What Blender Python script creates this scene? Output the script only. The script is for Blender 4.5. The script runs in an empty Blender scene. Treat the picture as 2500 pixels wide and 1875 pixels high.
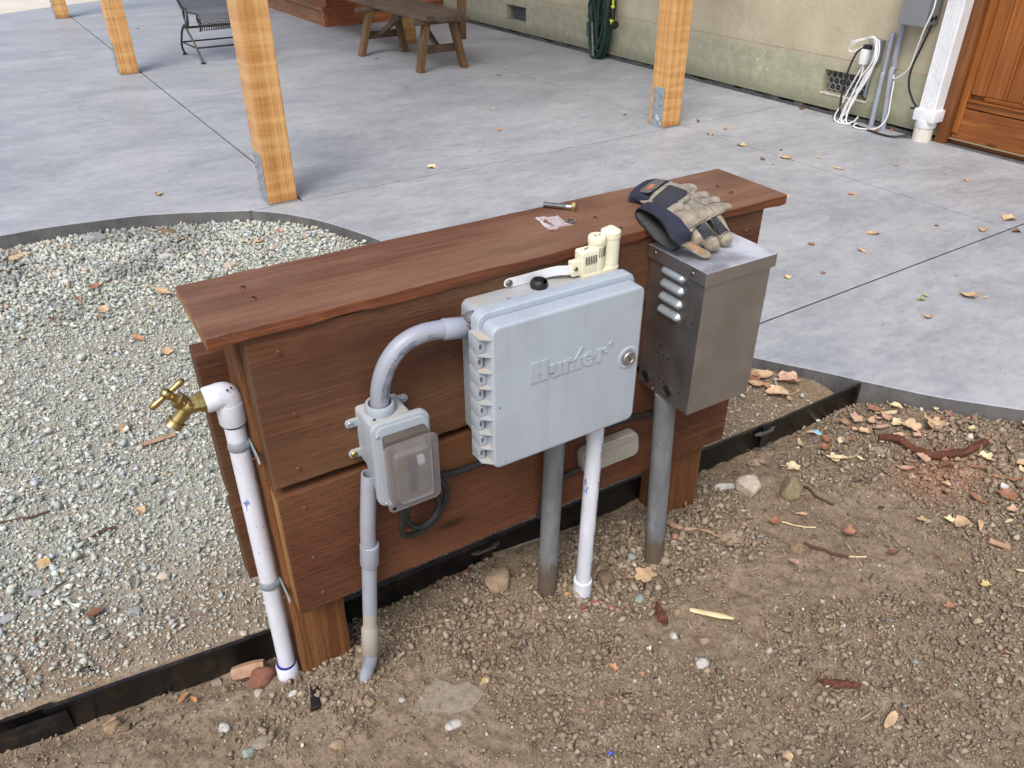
import bpy, bmesh, math, random
import numpy as np
from mathutils import Vector, Matrix, Euler
from mathutils.bvhtree import BVHTree
random.seed(7); np.random.seed(7)
R = math.radians; PI = math.pi
sc = bpy.context.scene
COL = sc.collection

# ------------------------------------------------------------ camera, light
CAM = Vector((-.1473, -.9348, 1.1649)); PITCH, YAW, ROLL, FPX = 32.6799, -31.253, .0411, 1928.14
p, r, y = R(PITCH), R(ROLL), R(YAW)
FW = Vector((-math.sin(y)*math.cos(p), math.cos(y)*math.cos(p), -math.sin(p)))
RT = Vector((math.cos(y), math.sin(y), 0)); UP = RT.cross(FW)
RT, UP = RT*math.cos(r)+UP*math.sin(r), -RT*math.sin(r)+UP*math.cos(r)
cd = bpy.data.cameras.new('camera'); cam = bpy.data.objects.new('camera', cd); COL.objects.link(cam)
cam.matrix_world = Matrix(((RT.x, UP.x, -FW.x, CAM.x), (RT.y, UP.y, -FW.y, CAM.y), (RT.z, UP.z, -FW.z, CAM.z), (0, 0, 0, 1)))
cd.sensor_width = 36; cd.lens = 36*FPX/2500; cd.clip_start = .02; cd.clip_end = 500
sc.camera = cam
SUN_EL, SUN_AZ = 54, 228       # azimuth clockwise from +Y
w = bpy.data.worlds.new('World'); sc.world = w; w.use_nodes = True
nt = w.node_tree; nt.nodes.clear()
sky = nt.nodes.new('ShaderNodeTexSky'); sky.sky_type = 'NISHITA'; sky.sun_disc = False
sky.sun_elevation = R(SUN_EL); sky.sun_rotation = R(SUN_AZ); sky.air_density = 1.0; sky.dust_density = 3.0; sky.ozone_density = .6
bg = nt.nodes.new('ShaderNodeBackground'); bg.inputs[1].default_value = .15
wo = nt.nodes.new('ShaderNodeOutputWorld'); nt.links.new(sky.outputs[0], bg.inputs[0]); nt.links.new(bg.outputs[0], wo.inputs[0])
sl = bpy.data.lights.new('sun', 'SUN'); sl.energy = 1.5; sl.angle = R(26); sl.color = (1, .975, .94)
so = bpy.data.objects.new('sun', sl); COL.objects.link(so)
sd = Vector((math.sin(R(SUN_AZ))*math.cos(R(SUN_EL)), math.cos(R(SUN_AZ))*math.cos(R(SUN_EL)), math.sin(R(SUN_EL))))
so.rotation_euler = sd.to_track_quat('Z', 'Y').to_euler(); so.location = (0, 0, 6)
sc.view_settings.view_transform = 'Standard'; sc.view_settings.look = 'None'
sc.view_settings.exposure = 0.55; sc.view_settings.gamma = 1; sc.view_settings.use_curve_mapping = False
sc.render.engine = 'CYCLES'; sc.cycles.max_bounces = 8; sc.cycles.use_denoising = True

# ------------------------------------------------------------ helpers
def lin(r, g, b):
    f = lambda c: (c/255/12.92) if c/255 <= .04045 else ((c/255+.055)/1.055)**2.4
    return (f(r), f(g), f(b), 1)
class NT:
    def __init__(s, name):
        s.m = bpy.data.materials.new(name); s.m.use_nodes = True; s.t = s.m.node_tree; s.t.nodes.clear()
        s.tc = s.n('ShaderNodeTexCoord'); s.obj = s.tc.outputs['Object']
        oi = s.n('ShaderNodeObjectInfo'); s.rnd = oi.outputs['Random']
        c = s.n('ShaderNodeVectorMath', operation='SCALE'); c.inputs[0].default_value = (7.3, 5.1, 9.7); s.l(s.rnd, c.inputs[3])
        a = s.n('ShaderNodeVectorMath', operation='ADD'); s.l(s.obj, a.inputs[0]); s.l(c.outputs[0], a.inputs[1]); s.ro = a.outputs[0]
    def n(s, t, **k):
        q = s.t.nodes.new(t)
        for a, b in k.items(): setattr(q, a, b)
        return q
    def l(s, a, b): s.t.links.new(a, b)
    def put(s, v, sock):
        if isinstance(v, bpy.types.NodeSocket): s.l(v, sock)
        else: sock.default_value = v
    def map(s, v, sca=(1, 1, 1), loc=(0, 0, 0), rot=(0, 0, 0)):
        q = s.n('ShaderNodeMapping'); s.l(v, q.inputs[0]); q.inputs[1].default_value = loc; q.inputs[2].default_value = rot; q.inputs[3].default_value = sca
        return q.outputs[0]
    def noise(s, v, sc=5, det=4, ro=.55, dist=0):
        q = s.n('ShaderNodeTexNoise'); s.l(v, q.inputs['Vector']); q.inputs['Scale'].default_value = sc; q.inputs['Detail'].default_value = det
        q.inputs['Roughness'].default_value = ro; q.inputs['Distortion'].default_value = dist
        return q.outputs[0]
    def vor(s, v, sc=5, feature='F1', out=0, rand=1):
        q = s.n('ShaderNodeTexVoronoi', feature=feature); s.l(v, q.inputs['Vector']); q.inputs['Scale'].default_value = sc; q.inputs['Randomness'].default_value = rand
        return q.outputs[out]
    def ramp(s, f, stops, interp='LINEAR'):
        q = s.n('ShaderNodeValToRGB'); s.l(f, q.inputs[0]); e = q.color_ramp.elements; q.color_ramp.interpolation = interp
        while len(e) < len(stops): e.new(.5)
        for el, (ps, c) in zip(e, stops):
            el.position = ps; el.color = c if isinstance(c, tuple) else (c, c, c, 1)
        return q.outputs[0]
    def mix(s, f, a, b, mode='MIX'):
        q = s.n('ShaderNodeMix', data_type='RGBA', blend_type=mode); s.put(f, q.inputs[0]); s.put(a, q.inputs[6]); s.put(b, q.inputs[7])
        return q.outputs[2]
    def math(s, op, a, b=0., c=0.):
        q = s.n('ShaderNodeMath', operation=op); s.put(a, q.inputs[0]); s.put(b, q.inputs[1])
        if len(q.inputs) > 2: s.put(c, q.inputs[2])
        return q.outputs[0]
    def sep(s, v):
        q = s.n('ShaderNodeSeparateXYZ'); s.l(v, q.inputs[0]); return q.outputs
    def attr(s, name, out=0):
        q = s.n('ShaderNodeAttribute', attribute_name=name); return q.outputs[out]
    def bump(s, h, st=.3, d=.002, nrm=None):
        q = s.n('ShaderNodeBump'); q.inputs['Strength'].default_value = st; q.inputs['Distance'].default_value = d; s.l(h, q.inputs['Height'])
        if nrm: s.l(nrm, q.inputs['Normal'])
        return q.outputs[0]
    def out(s, base, rough=.6, metal=0., nrm=None, **k):
        b = s.n('ShaderNodeBsdfPrincipled'); s.put(base, b.inputs['Base Color']); s.put(rough, b.inputs['Roughness']); s.put(metal, b.inputs['Metallic'])
        if nrm: s.l(nrm, b.inputs['Normal'])
        for a, v in k.items(): s.put(v, b.inputs[a.replace('_', ' ')])
        o = s.n('ShaderNodeOutputMaterial'); s.l(b.outputs[0], o.inputs[0]); s.bsdf = b; s.o = o
        return s.m
# ---- numpy noise
_rt = np.random.RandomState(3).rand(256, 256)
def vn(x, y, sc, sd=0):
    x = np.asarray(x, float)/sc+sd*17.31+1000; y = np.asarray(y, float)/sc+sd*5.77+1000
    i = np.floor(x).astype(int); j = np.floor(y).astype(int); u = x-i; v = y-j
    u = u*u*(3-2*u); v = v*v*(3-2*v); g = lambda a, b: _rt[a % 256, b % 256]
    return (g(i, j)*(1-u)+g(i+1, j)*u)*(1-v)+(g(i, j+1)*(1-u)+g(i+1, j+1)*u)*v-.5
def fbm(x, y, sc, o=4, sd=0):
    return sum(vn(x, y, sc/2**k, sd+k)*.55**k for k in range(o))
def sst(a, b, x):
    t = np.clip((np.asarray(x, float)-a)/(b-a), 0, 1); return t*t*(3-2*t)
PHI = R(2.0926); CP, SP = math.cos(PHI), math.sin(PHI)
def pf(x, y, z=0.): return (x*CP-y*SP, x*SP+y*CP, z)      # patio/house axes -> world

# ---- object plumbing
def link(name, me, mat=None, parent=None):
    o = bpy.data.objects.new(name, me); COL.objects.link(o)
    for m in (mat if isinstance(mat, (list, tuple)) else [mat]):
        if m: me.materials.append(m)
    if parent is not None: o.parent = parent
    return o
def wloc(o):
    v = Vector((0, 0, 0))
    while o is not None: v = v+o.location; o = o.parent
    return v
def tag(o, label=None, cat=None, group=None, kind=None):
    for k, v in (('label', label), ('category', cat), ('group', group), ('kind', kind)):
        if v: o[k] = v
    return o
def thing(name, label, cat, loc=(0, 0, 0), group=None):
    o = bpy.data.objects.new(name, None); COL.objects.link(o); o.location = loc; o.empty_display_size = .05
    return tag(o, label, cat, group)
def obj(name, bm, mat, parent=None, smooth=False, bevel=0, seg=2, ang=35, org=None):
    """bm is in world coordinates; the object's origin is its parent's or org"""
    bmesh.ops.remove_doubles(bm, verts=bm.verts, dist=1e-6)
    if bevel:
        bm.normal_update()
        es = [e for e in bm.edges if len(e.link_faces) == 2 and e.calc_face_angle(0) > R(ang)]
        bmesh.ops.bevel(bm, geom=es, offset=bevel, segments=seg, affect='EDGES', profile=.6, clamp_overlap=True)
    off = wloc(parent) if parent is not None else Vector(org or (0, 0, 0))
    if off.length: bmesh.ops.translate(bm, verts=bm.verts, vec=-off)
    bmesh.ops.recalc_face_normals(bm, faces=bm.faces)
    me = bpy.data.meshes.new(name); bm.to_mesh(me); bm.free()
    if smooth:
        me.shade_smooth()
        try: me.set_sharp_from_angle(angle=R(ang))
        except Exception: pass
    o = link(name, me, mat, parent)
    if parent is None and org: o.location = org
    return o
def copy_tree(o, parent=None):
    c = o.copy(); COL.objects.link(c)
    if parent is not None: c.parent = parent
    for ch in list(o.children): copy_tree(ch, c)
    return c
NB = bmesh.new
def box(bm, x0, x1, y0, y1, z0, z1, T=None):
    v = [bm.verts.new(T(*q) if T else q) for q in ((x0, y0, z0), (x1, y0, z0), (x1, y1, z0), (x0, y1, z0), (x0, y0, z1), (x1, y0, z1), (x1, y1, z1), (x0, y1, z1))]
    for f in ((3, 2, 1, 0), (4, 5, 6, 7), (0, 1, 5, 4), (1, 2, 6, 5), (2, 3, 7, 6), (3, 0, 4, 7)): bm.faces.new([v[i] for i in f])
    return bm
def B(x0, x1, y0, y1, z0, z1, T=None): return box(NB(), x0, x1, y0, y1, z0, z1, T)
def prism(bm, poly, a, b, f):
    """poly of (u,v); f(u,v,w)->xyz ; w from a to b"""
    A = [bm.verts.new(f(u, v, a)) for u, v in poly]; Bv = [bm.verts.new(f(u, v, b)) for u, v in poly]; n = len(poly)
    bm.faces.new(A[::-1]); bm.faces.new(Bv)
    for i in range(n): bm.faces.new((A[i], A[(i+1) % n], Bv[(i+1) % n], Bv[i]))
    return bm
def frames(P):
    P = [Vector(q) for q in P]; T = []
    for i in range(len(P)):
        t = (P[min(i+1, len(P)-1)]-P[max(i-1, 0)]); T.append(t.normalized() if t.length > 1e-9 else Vector((0, 0, 1)))
    n = T[0].orthogonal().normalized(); out = []
    for t in T:
        n = (n-t*n.dot(t)); n = n.normalized() if n.length > 1e-9 else t.orthogonal().normalized()
        out.append((t, n, t.cross(n)))
    return P, out
def tube(bm, P, r, seg=10, cap=True, prof=None):
    P, F = frames(P); rr = r if isinstance(r, (list, tuple)) else [r]*len(P); rings = []
    for q, (t, n, b), ra in zip(P, F, rr):
        rings.append([bm.verts.new(q+(n*math.cos(2*PI*k/seg)+b*math.sin(2*PI*k/seg))*ra) for k in range(seg)])
    for A, C in zip(rings, rings[1:]):
        for k in range(seg): bm.faces.new((A[k], A[(k+1) % seg], C[(k+1) % seg], C[k]))
    if cap: bm.faces.new(rings[0][::-1]); bm.faces.new(rings[-1])
    return bm
def spline(P, n=8):
    P = [Vector(q) for q in P]; out = []
    for i in range(len(P)-1):
        a, b, c, d = P[max(i-1, 0)], P[i], P[i+1], P[min(i+2, len(P)-1)]
        for k in range(n):
            t = k/n; out.append(.5*((2*b)+(c-a)*t+(2*a-5*b+4*c-d)*t*t+(3*b-a-3*c+d)*t**3))
    out.append(P[-1]); return out
def lathe(bm, prof, o, ax=(0, 0, 1), seg=20):
    """prof of (radius, height along ax)"""
    ax = Vector(ax).normalized(); n = ax.orthogonal().normalized(); b = ax.cross(n); o = Vector(o); rings = []
    for ra, h in prof:
        rings.append([bm.verts.new(o+ax*h+(n*math.cos(2*PI*k/seg)+b*math.sin(2*PI*k/seg))*max(ra, 1e-5)) for k in range(seg)])
    for A, C in zip(rings, rings[1:]):
        for k in range(seg): bm.faces.new((A[k], A[(k+1) % seg], C[(k+1) % seg], C[k]))
    bm.faces.new(rings[0][::-1]); bm.faces.new(rings[-1])
    return bm
def rrect(x0, x1, y0, y1, r, n=5):
    out = []
    for cx, cy, a in ((x1-r, y1-r, 0), (x0+r, y1-r, 90), (x0+r, y0+r, 180), (x1-r, y0+r, 270)):
        for k in range(n+1): t = R(a+90*k/n); out.append((cx+r*math.cos(t), cy+r*math.sin(t)))
    return out
XZ = lambda u, v, w: (u, w, v)     # polygon in x,z ; w = y
_tc = {}
def text_verts(body, size, ext=.001, shear=0., bold=0.):
    cu = bpy.data.curves.new('txt', 'FONT'); cu.body = body; cu.size = size; cu.extrude = ext; cu.shear = shear; cu.offset = bold; cu.resolution_u = 2; cu.align_x = 'CENTER'; cu.align_y = 'CENTER'
    o = bpy.data.objects.new('txt', cu); COL.objects.link(o)
    dg = bpy.context.evaluated_depsgraph_get(); me = o.evaluated_get(dg).to_mesh()
    V = [tuple(v.co) for v in me.vertices]; Fc = [tuple(q.vertices) for q in me.polygons]
    o.evaluated_get(dg).to_mesh_clear(); bpy.data.objects.remove(o); bpy.data.curves.remove(cu)
    return V, Fc
def add_text(bm, f, body, size, ext=.001, shear=0., bold=0.):
    V, Fc = text_verts(body, size, ext, shear, bold); vs = [bm.verts.new(f(*v)) for v in V]
    for q in Fc:
        try: bm.faces.new([vs[i] for i in q])
        except ValueError: pass
    return bm
def screw_head(name, at, ax, r, mat, parent):
    """small domed head with a cross recess"""
    bm = NB(); lathe(bm, [(r, -.001), (r, r*.12), (r*.8, r*.38), (r*.45, r*.42), (r*.4, r*.1), (.0001, r*.08)], at, ax, 12)
    return obj(name, bm, mat, parent, smooth=True)

# ------------------------------------------------------------ materials
def wood_mat(name, dark, mid, light, along='X', rough=.62, fine=1., bump=.25, dash=False, sheen=.0, knots=True, sc=1., tone=None):
    g = NT(name); k = {'X': (1.6, 26, 26), 'Y': (26, 1.6, 26), 'Z': (26, 26, 1.6)}[along]
    v = g.map(g.ro, tuple(a*sc for a in k)); n1 = g.noise(v, 1, 5, .6, .6)
    kf = {'X': (5, 210, 210), 'Y': (210, 5, 210), 'Z': (210, 210, 5)}[along]
    n2 = g.noise(g.map(g.ro, tuple(a*sc*fine for a in kf)), 1, 3, .6)
    kb = {'X': (1.2, 4, 4), 'Y': (4, 1.2, 4), 'Z': (4, 4, 1.2)}[along]
    n3 = g.noise(g.map(g.ro, tuple(a*sc*2.2 for a in kb)), 1, 3, .5)
    n4 = g.noise(g.map(g.ro, tuple(a*sc*2.9 for a in k)), 1, 4, .65); c = g.ramp(g.math('ADD', g.math('MULTIPLY', n1, .6), g.math('MULTIPLY', n4, .4)), [(.30, dark), (.5, mid), (.70, light)])
    c = g.mix(g.ramp(n2, [(.42, .6), (.58, 0.)]), c, dark); c = g.mix(g.ramp(n2, [(.6, 0.), (.72, .3)]), c, light)
    c = g.mix(g.ramp(n3, [(.40, .4), (.62, 0.)]), c, tuple(a*.7 for a in dark[:3])+(1,))
    if tone: c = g.mix(g.ramp(g.noise(g.map(g.ro, tuple(a*1.3 for a in kb), loc=(3, 1, 8)), 1, 5, .6), [(.44, 0.), (.66, .6)]), c, tone)
    h = g.math('ADD', g.math('MULTIPLY', n1, .5), n2)
    if knots:
        kv = g.map(g.ro, {'X': (2.4, 7, 7), 'Y': (7, 2.4, 7), 'Z': (7, 7, 2.4)}[along])
        kd = g.vor(kv, 1.1)
        c = g.mix(g.ramp(kd, [(.03, .85), (.10, 0.)]), c, tuple(a*.35 for a in dark[:3])+(1,))
    if dash:                     # incised preservative slits, in rows along the grain
        x, yy, z = g.sep(g.obj); a, b2 = (x, z) if along == 'X' else (z, x)
        row = g.math('DIVIDE', b2, .0125); rf = g.math('FRACT', row); ri = g.math('FLOOR', row)
        cl = g.math('FRACT', g.math('ADD', g.math('DIVIDE', a, .036), g.math('MULTIPLY', ri, .37)))
        wob = g.noise(g.map(g.obj, (40, 40, 40)), 1, 2)
        m = g.math('MULTIPLY', g.math('LESS_THAN', g.math('ABSOLUTE', g.math('SUBTRACT', rf, wob)), .055), g.math('LESS_THAN', cl, .42))
        m = g.math('MULTIPLY', m, g.ramp(g.noise(g.map(g.ro, (5, 5, 5)), 1, 2), [(.4, 0.), (.55, 1.)])); m = g.math('MULTIPLY', m, g.math('LESS_THAN', g.math('ABSOLUTE', g.sep(g.n('ShaderNodeNewGeometry').outputs['Normal'])[2]), .5))
        c = g.mix(g.math('MULTIPLY', m, .5), c, tuple(q*.25 for q in dark[:3])+(1,)); h = g.math('SUBTRACT', h, m)
    return g.out(c, rough, 0, g.bump(h, bump, .0015), Specular_IOR_Level=.35)
def paint_mat(name, col, rough=.45, var=.12, dirt=None, dsc=30, damt=.35, bump=0., metal=0., scale=8, upd=False, vstreak=0.):
    g = NT(name); n = g.noise(g.map(g.ro, (scale,)*3), 1, 5, .6)
    lo = tuple(c*(1-var) for c in col[:3])+(1,); hi = tuple(min(1, c*(1+var)) for c in col[:3])+(1,)
    c = g.ramp(n, [(.3, lo), (.7, hi)])
    if vstreak:
        st = g.noise(g.map(g.ro, (60, 60, 2.2)), 1, 4, .6); c = g.mix(g.ramp(st, [(.52, 0.), (.72, vstreak)]), c, tuple(q*.6 for q in col[:3])+(1,))
    if dirt:
        d = g.noise(g.map(g.ro, (dsc,)*3), 1, 6, .7); f = g.ramp(d, [(.5, 0.), (.75, damt)])
        if upd:                  # dust settles on faces that look up
            nz = g.sep(g.n('ShaderNodeNewGeometry').outputs['Normal'])[2]
            d2 = g.noise(g.map(g.ro, (dsc*.35,)*3), 1, 5, .65)
            f = g.math('MAXIMUM', g.math('MULTIPLY', f, .6), g.math('MULTIPLY', g.ramp(nz, [(.75, 0.), (.97, 1.)]), g.ramp(d2, [(.34, 0.), (.62, .85)])))
        c = g.mix(f, c, dirt)
    nr = g.bump(g.noise(g.map(g.ro, (160,)*3), 1, 3), bump, .001) if bump else None
    return g.out(c, rough, metal, nr)
def metal_mat(name, col, rough=.32, brush=None, var=.25, smudge=.25, dirt=None):
    g = NT(name); n = g.noise(g.map(g.ro, (9, 9, 9)), 1, 6, .65)
    c = g.ramp(n, [(.3, tuple(q*(1-var) for q in col[:3])+(1,)), (.7, col)])
    rr = g.ramp(g.noise(g.map(g.ro, (14, 14, 14)), 1, 6, .7), [(.35, max(0., rough-smudge*.4)), (.7, rough+smudge)])
    nr = None
    if brush: nr = g.bump(g.noise(g.map(g.ro, brush), 1, 2), .06, .0004)
    mt = 1.
    if dirt:
        f = g.ramp(g.noise(g.map(g.ro, (22, 22, 22)), 1, 6, .7), [(.52, 0.), (.7, .7)]); c = g.mix(f, c, dirt); mt = g.math('SUBTRACT', 1., f)
    return g.out(c, rr, mt, nr)
MT = {}
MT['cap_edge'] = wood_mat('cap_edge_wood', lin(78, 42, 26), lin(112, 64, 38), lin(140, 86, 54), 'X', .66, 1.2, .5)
MT['cap'] = wood_mat('cap_wood', lin(88, 55, 39), lin(112, 74, 54), lin(136, 97, 73), 'X', .6, 1.3, .4, tone=lin(148, 116, 92))
MT['plank'] = wood_mat('plank_wood', lin(78, 46, 30), lin(100, 63, 41), lin(118, 80, 54), 'X', .66, 1.25, .65, dash=True, tone=lin(106, 80, 54))
MT['plank_endgrain'] = wood_mat('plank_end_dark', lin(72, 50, 32), lin(100, 72, 46), lin(120, 90, 58), 'Z', .75, knots=False)
MT['plank_low'] = wood_mat('plank_wood_redder', lin(80, 45, 29), lin(103, 62, 40), lin(119, 76, 50), 'X', .66, 1.25, .65, dash=True, tone=lin(112, 76, 48))
MT['plank_end'] = wood_mat('plank_end_wood', lin(120, 84, 44), lin(160, 118, 66), lin(190, 150, 92), 'Z', .7, knots=False)
MT['lowpost'] = wood_mat('treated_post_wood', lin(86, 52, 28), lin(120, 78, 44), lin(146, 100, 60), 'Z', .6, .7, .35, dash=True)
def post_mat():
    g = NT('oiled_fir'); n1 = g.noise(g.map(g.ro, (150, 150, 1.2)), 1, 3, .55); n0 = g.noise(g.map(g.ro, (38, 38, .7)), 1, 3, .5, .3)
    cu = g.noise(g.map(g.ro, (2.4, 2.4, 31), rot=(.10, .16, 0)), 1, 2, .45, .45)
    c = g.ramp(n0, [(.34, lin(184, 130, 74)), (.5, lin(202, 150, 90)), (.66, lin(212, 164, 106))])
    c = g.mix(g.ramp(n1, [(.42, .6), (.53, 0.)]), c, lin(166, 108, 58))
    fig = g.ramp(g.noise(g.map(g.ro, (6, 6, 1.5), loc=(3, 3, 3)), 1, 2), [(.30, 0.15), (.5, 1.)])
    c = g.mix(g.math('MULTIPLY', g.ramp(cu, [(.40, 0.), (.68, .42)]), fig), c, lin(238, 196, 132))
    c = g.mix(g.ramp(g.noise(g.map(g.ro, (3, 3, 1.1)), 1, 3), [(.5, 0.), (.72, .2)]), c, lin(172, 112, 60))
    z = g.sep(g.obj)[2]; c = g.mix(g.ramp(g.math('SUBTRACT', g.math('MULTIPLY', g.noise(g.map(g.ro, (14, 14, 14)), 1, 5), .09), z), [(.0, 0.), (.045, .55)]), c, lin(132, 84, 46))
    return g.out(c, .42, 0, g.bump(n1, .10, .0008), Specular_IOR_Level=.4)
MT['post'] = post_mat()
MT['galv'] = paint_mat('galvanised', lin(158, 166, 172), .42, .14, metal=.4, scale=30)
MT['steel'] = metal_mat('stainless_steel', lin(184, 181, 178), .46, (3, 3, 420), .14, .10)
def sky_tinted_steel():
    g = NT('stainless_sky_tint'); n = g.noise(g.map(g.ro, (11, 11, 11)), 1, 6, .65, .4); q = g.noise(g.map(g.ro, (28, 28, 28), loc=(4, 0, 2)), 1, 5, .7)
    c = g.ramp(n, [(.34, lin(176, 178, 184)), (.62, lin(216, 218, 224))]); c = g.mix(g.ramp(g.noise(g.map(g.ro, (9, 9, 9), loc=(1, 5, 0)), 1, 5, .7), [(.58, 0.), (.68, .55)]), c, lin(206, 190, 160))  # sky reflection put into the pale base colour, dusty smudges over it
    return g.out(c, g.ramp(q, [(.35, .3), (.65, .55)]), g.ramp(n, [(.35, .75), (.6, .35)]))
MT['steel_sky_tint'] = sky_tinted_steel()
MT['screw'] = metal_mat('screw_steel', lin(150, 140, 128), .4)
MT['rust'] = paint_mat('coated_screw', lin(104, 66, 48), .6, .2, metal=.3)
MT['brass'] = metal_mat('brass', lin(186, 164, 108), .34, None, .28, .2)
MT['zinc'] = metal_mat('bolt_zinc', lin(200, 198, 192), .22, None, .3)
MT['grey'] = paint_mat('grey_abs', lin(160, 169, 176), .42, .05, lin(186, 170, 146), 26, .3, 0.05, upd=True, vstreak=.22)
MT['greylid'] = paint_mat('grey_abs_door', lin(166, 175, 183), .38, .05, lin(140, 130, 116), 18, .22, .06, vstreak=.3)
MT['conduit'] = paint_mat('grey_pvc', lin(150, 155, 166), .4, .08, lin(150, 112, 78), 22, .3)
def oldpvc():
    g = NT('weathered_pvc'); z = g.sep(g.obj)[2]; n = g.noise(g.map(g.ro, (26, 26, 9)), 1, 6, .65); c = g.ramp(n, [(.32, lin(96, 98, 100)), (.7, lin(128, 131, 134))])
    c = g.mix(g.ramp(g.noise(g.map(g.ro, (60, 60, 14)), 1, 5, .7), [(.56, 0.), (.72, .5)]), c, lin(164, 164, 162))
    mud = g.math('SUBTRACT', g.math('MULTIPLY', n, .26), z); c = g.mix(g.ramp(mud, [(.045, 0.), (.085, .85)]), c, lin(92, 76, 58))
    return g.out(c, .5)
MT['conduit_old'] = oldpvc()
MT['dustpvc'] = paint_mat('dusty_pvc', lin(158, 152, 140), .6, .1, lin(140, 120, 92), 30, .6)
def pvc():
    g = NT('white_pvc'); n = g.noise(g.map(g.ro, (30, 30, 12)), 1, 5, .6)
    c = g.ramp(n, [(.3, lin(200, 203, 210)), (.65, lin(217, 220, 228))])
    c = g.mix(g.ramp(g.noise(g.map(g.ro, (70, 70, 30)), 1, 4, .7), [(.62, 0.), (.78, .6)]), c, lin(150, 132, 110))
    c = g.mix(g.ramp(g.noise(g.map(g.ro, (36, 36, 20), loc=(3, 1, 5)), 1, 3, .7), [(.67, 0.), (.70, .8)]), c, lin(70, 92, 180))
    return g.out(c, .3)
MT['pvc'] = pvc()
MT['primer'] = paint_mat('blue_primer', lin(44, 38, 116), .4, .3)
MT['gasket'] = paint_mat('dusty_gasket', lin(84, 77, 69), .75, .2, lin(70, 64, 58), 60, .6)
MT['cream'] = paint_mat('cream_plastic', lin(226, 220, 192), .45, .04, lin(170, 158, 128), 60, .25)
MT['black'] = paint_mat('black_rubber', lin(34, 32, 33), .55, .2, lin(70, 64, 58), 30, .3)
MT['sealant'] = paint_mat('dark_sealant', lin(92, 87, 92), .4, .25, scale=60)
MT['dark'] = paint_mat('dark_recess', lin(20, 18, 17), .8, .2)
MT['edge'] = paint_mat('black_edging', lin(21, 20, 20), .38, .25, lin(88, 74, 58), 24, .5)
MT['white'] = paint_mat('white_cord', lin(226, 226, 224), .45, .03)
MT['ink'] = paint_mat('print_ink', lin(52, 56, 74), .6, .1)
MT['orange'] = paint_mat('orange_print', lin(226, 132, 70), .6, .08)
def clear():
    g = NT('clear_polycarbonate'); b = g.n('ShaderNodeBsdfPrincipled')
    n = g.noise(g.map(g.ro, (40, 40, 40)), 1, 5, .6)
    g.l(g.ramp(n, [(.3, lin(214, 208, 210)), (.7, lin(228, 222, 224))]), b.inputs['Base Color']); b.inputs['Roughness'].default_value = .28; b.inputs['IOR'].default_value = 1.45
    g.l(g.ramp(n, [(.3, .5), (.7, .72)]), b.inputs['Transmission Weight'])
    tr = g.n('ShaderNodeBsdfTransparent'); mx = g.n('ShaderNodeMixShader'); mx.inputs[0].default_value = .38; g.l(tr.outputs[0], mx.inputs[1]); g.l(b.outputs[0], mx.inputs[2])
    o = g.n('ShaderNodeOutputMaterial'); g.l(mx.outputs[0], o.inputs[0]); return g.m
MT['clear'] = clear()
def film():
    g = NT('plastic_film'); b = g.n('ShaderNodeBsdfPrincipled'); b.inputs['Base Color'].default_value = lin(224, 212, 214); b.inputs['Roughness'].default_value = .12
    tr = g.n('ShaderNodeBsdfTransparent'); mx = g.n('ShaderNodeMixShader'); fr = g.n('ShaderNodeLayerWeight'); fr.inputs[0].default_value = .4
    g.l(g.math('ADD', g.math('MULTIPLY', fr.outputs[1], .5), .3), mx.inputs[0]); g.l(tr.outputs[0], mx.inputs[1]); g.l(b.outputs[0], mx.inputs[2])
    o = g.n('ShaderNodeOutputMaterial'); g.l(mx.outputs[0], o.inputs[0]); return g.m
MT['film'] = film()
def concrete(name, lo, hi, dk, bump=.12):
    g = NT(name); a = g.noise(g.map(g.obj, (1.6, 2.6, 1)), 1, 9, .68, .5); b = g.noise(g.map(g.obj, (8, 19, 9)), 1, 7, .75, .3); f = g.noise(g.map(g.obj, (90,)*3), 1, 3, .7)
    m2 = g.noise(g.map(g.obj, (26, 40, 26), loc=(4, 2, 0)), 1, 7, .72)
    c = g.ramp(g.math('ADD', g.math('MULTIPLY', a, .45), g.math('ADD', g.math('MULTIPLY', b, .30), g.math('MULTIPLY', m2, .25))), [(.42, lo), (.58, hi)])
    c = g.mix(g.ramp(g.noise(g.map(g.obj, (5, 10, 4), loc=(4, 2, 0)), 1, 8, .74), [(.52, 0.), (.70, .45)]), c, dk)
    c = g.mix(g.ramp(m2, [(.56, 0.), (.72, .35)]), c, hi)
    c = g.mix(g.ramp(g.noise(g.map(g.obj, (4, 5, 5), loc=(1, 7, 0)), 1, 6, .7), [(.60, 0.), (.74, .22)]), c, lin(176, 164, 144))
    sp = g.math('MULTIPLY', g.ramp(g.vor(g.map(g.obj, (55, 55, 55)), 1), [(.10, 1.), (.2, 0.)]), g.ramp(g.noise(g.map(g.obj, (2.2,)*3, loc=(9, 0, 0)), 1, 4), [(.50, 0.), (.62, 1.)]))
    c = g.mix(g.math('MULTIPLY', sp, .6), c, lin(120, 110, 98))
    return g.out(c, g.ramp(b, [(.3, .42), (.7, .62)]), 0, g.bump(g.math('ADD', b, f), bump, .001), Specular_IOR_Level=.4)
MT['slab'] = concrete('trowelled_concrete', lin(141, 145, 149), lin(170, 172, 175), lin(129, 134, 143))
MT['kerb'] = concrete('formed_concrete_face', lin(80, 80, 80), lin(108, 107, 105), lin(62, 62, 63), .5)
MT['pale'] = concrete('pale_sunlit_concrete', lin(206, 196, 176), lin(222, 214, 196), lin(190, 182, 164))  # cream concrete with sunlight put into its brighter colour
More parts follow.
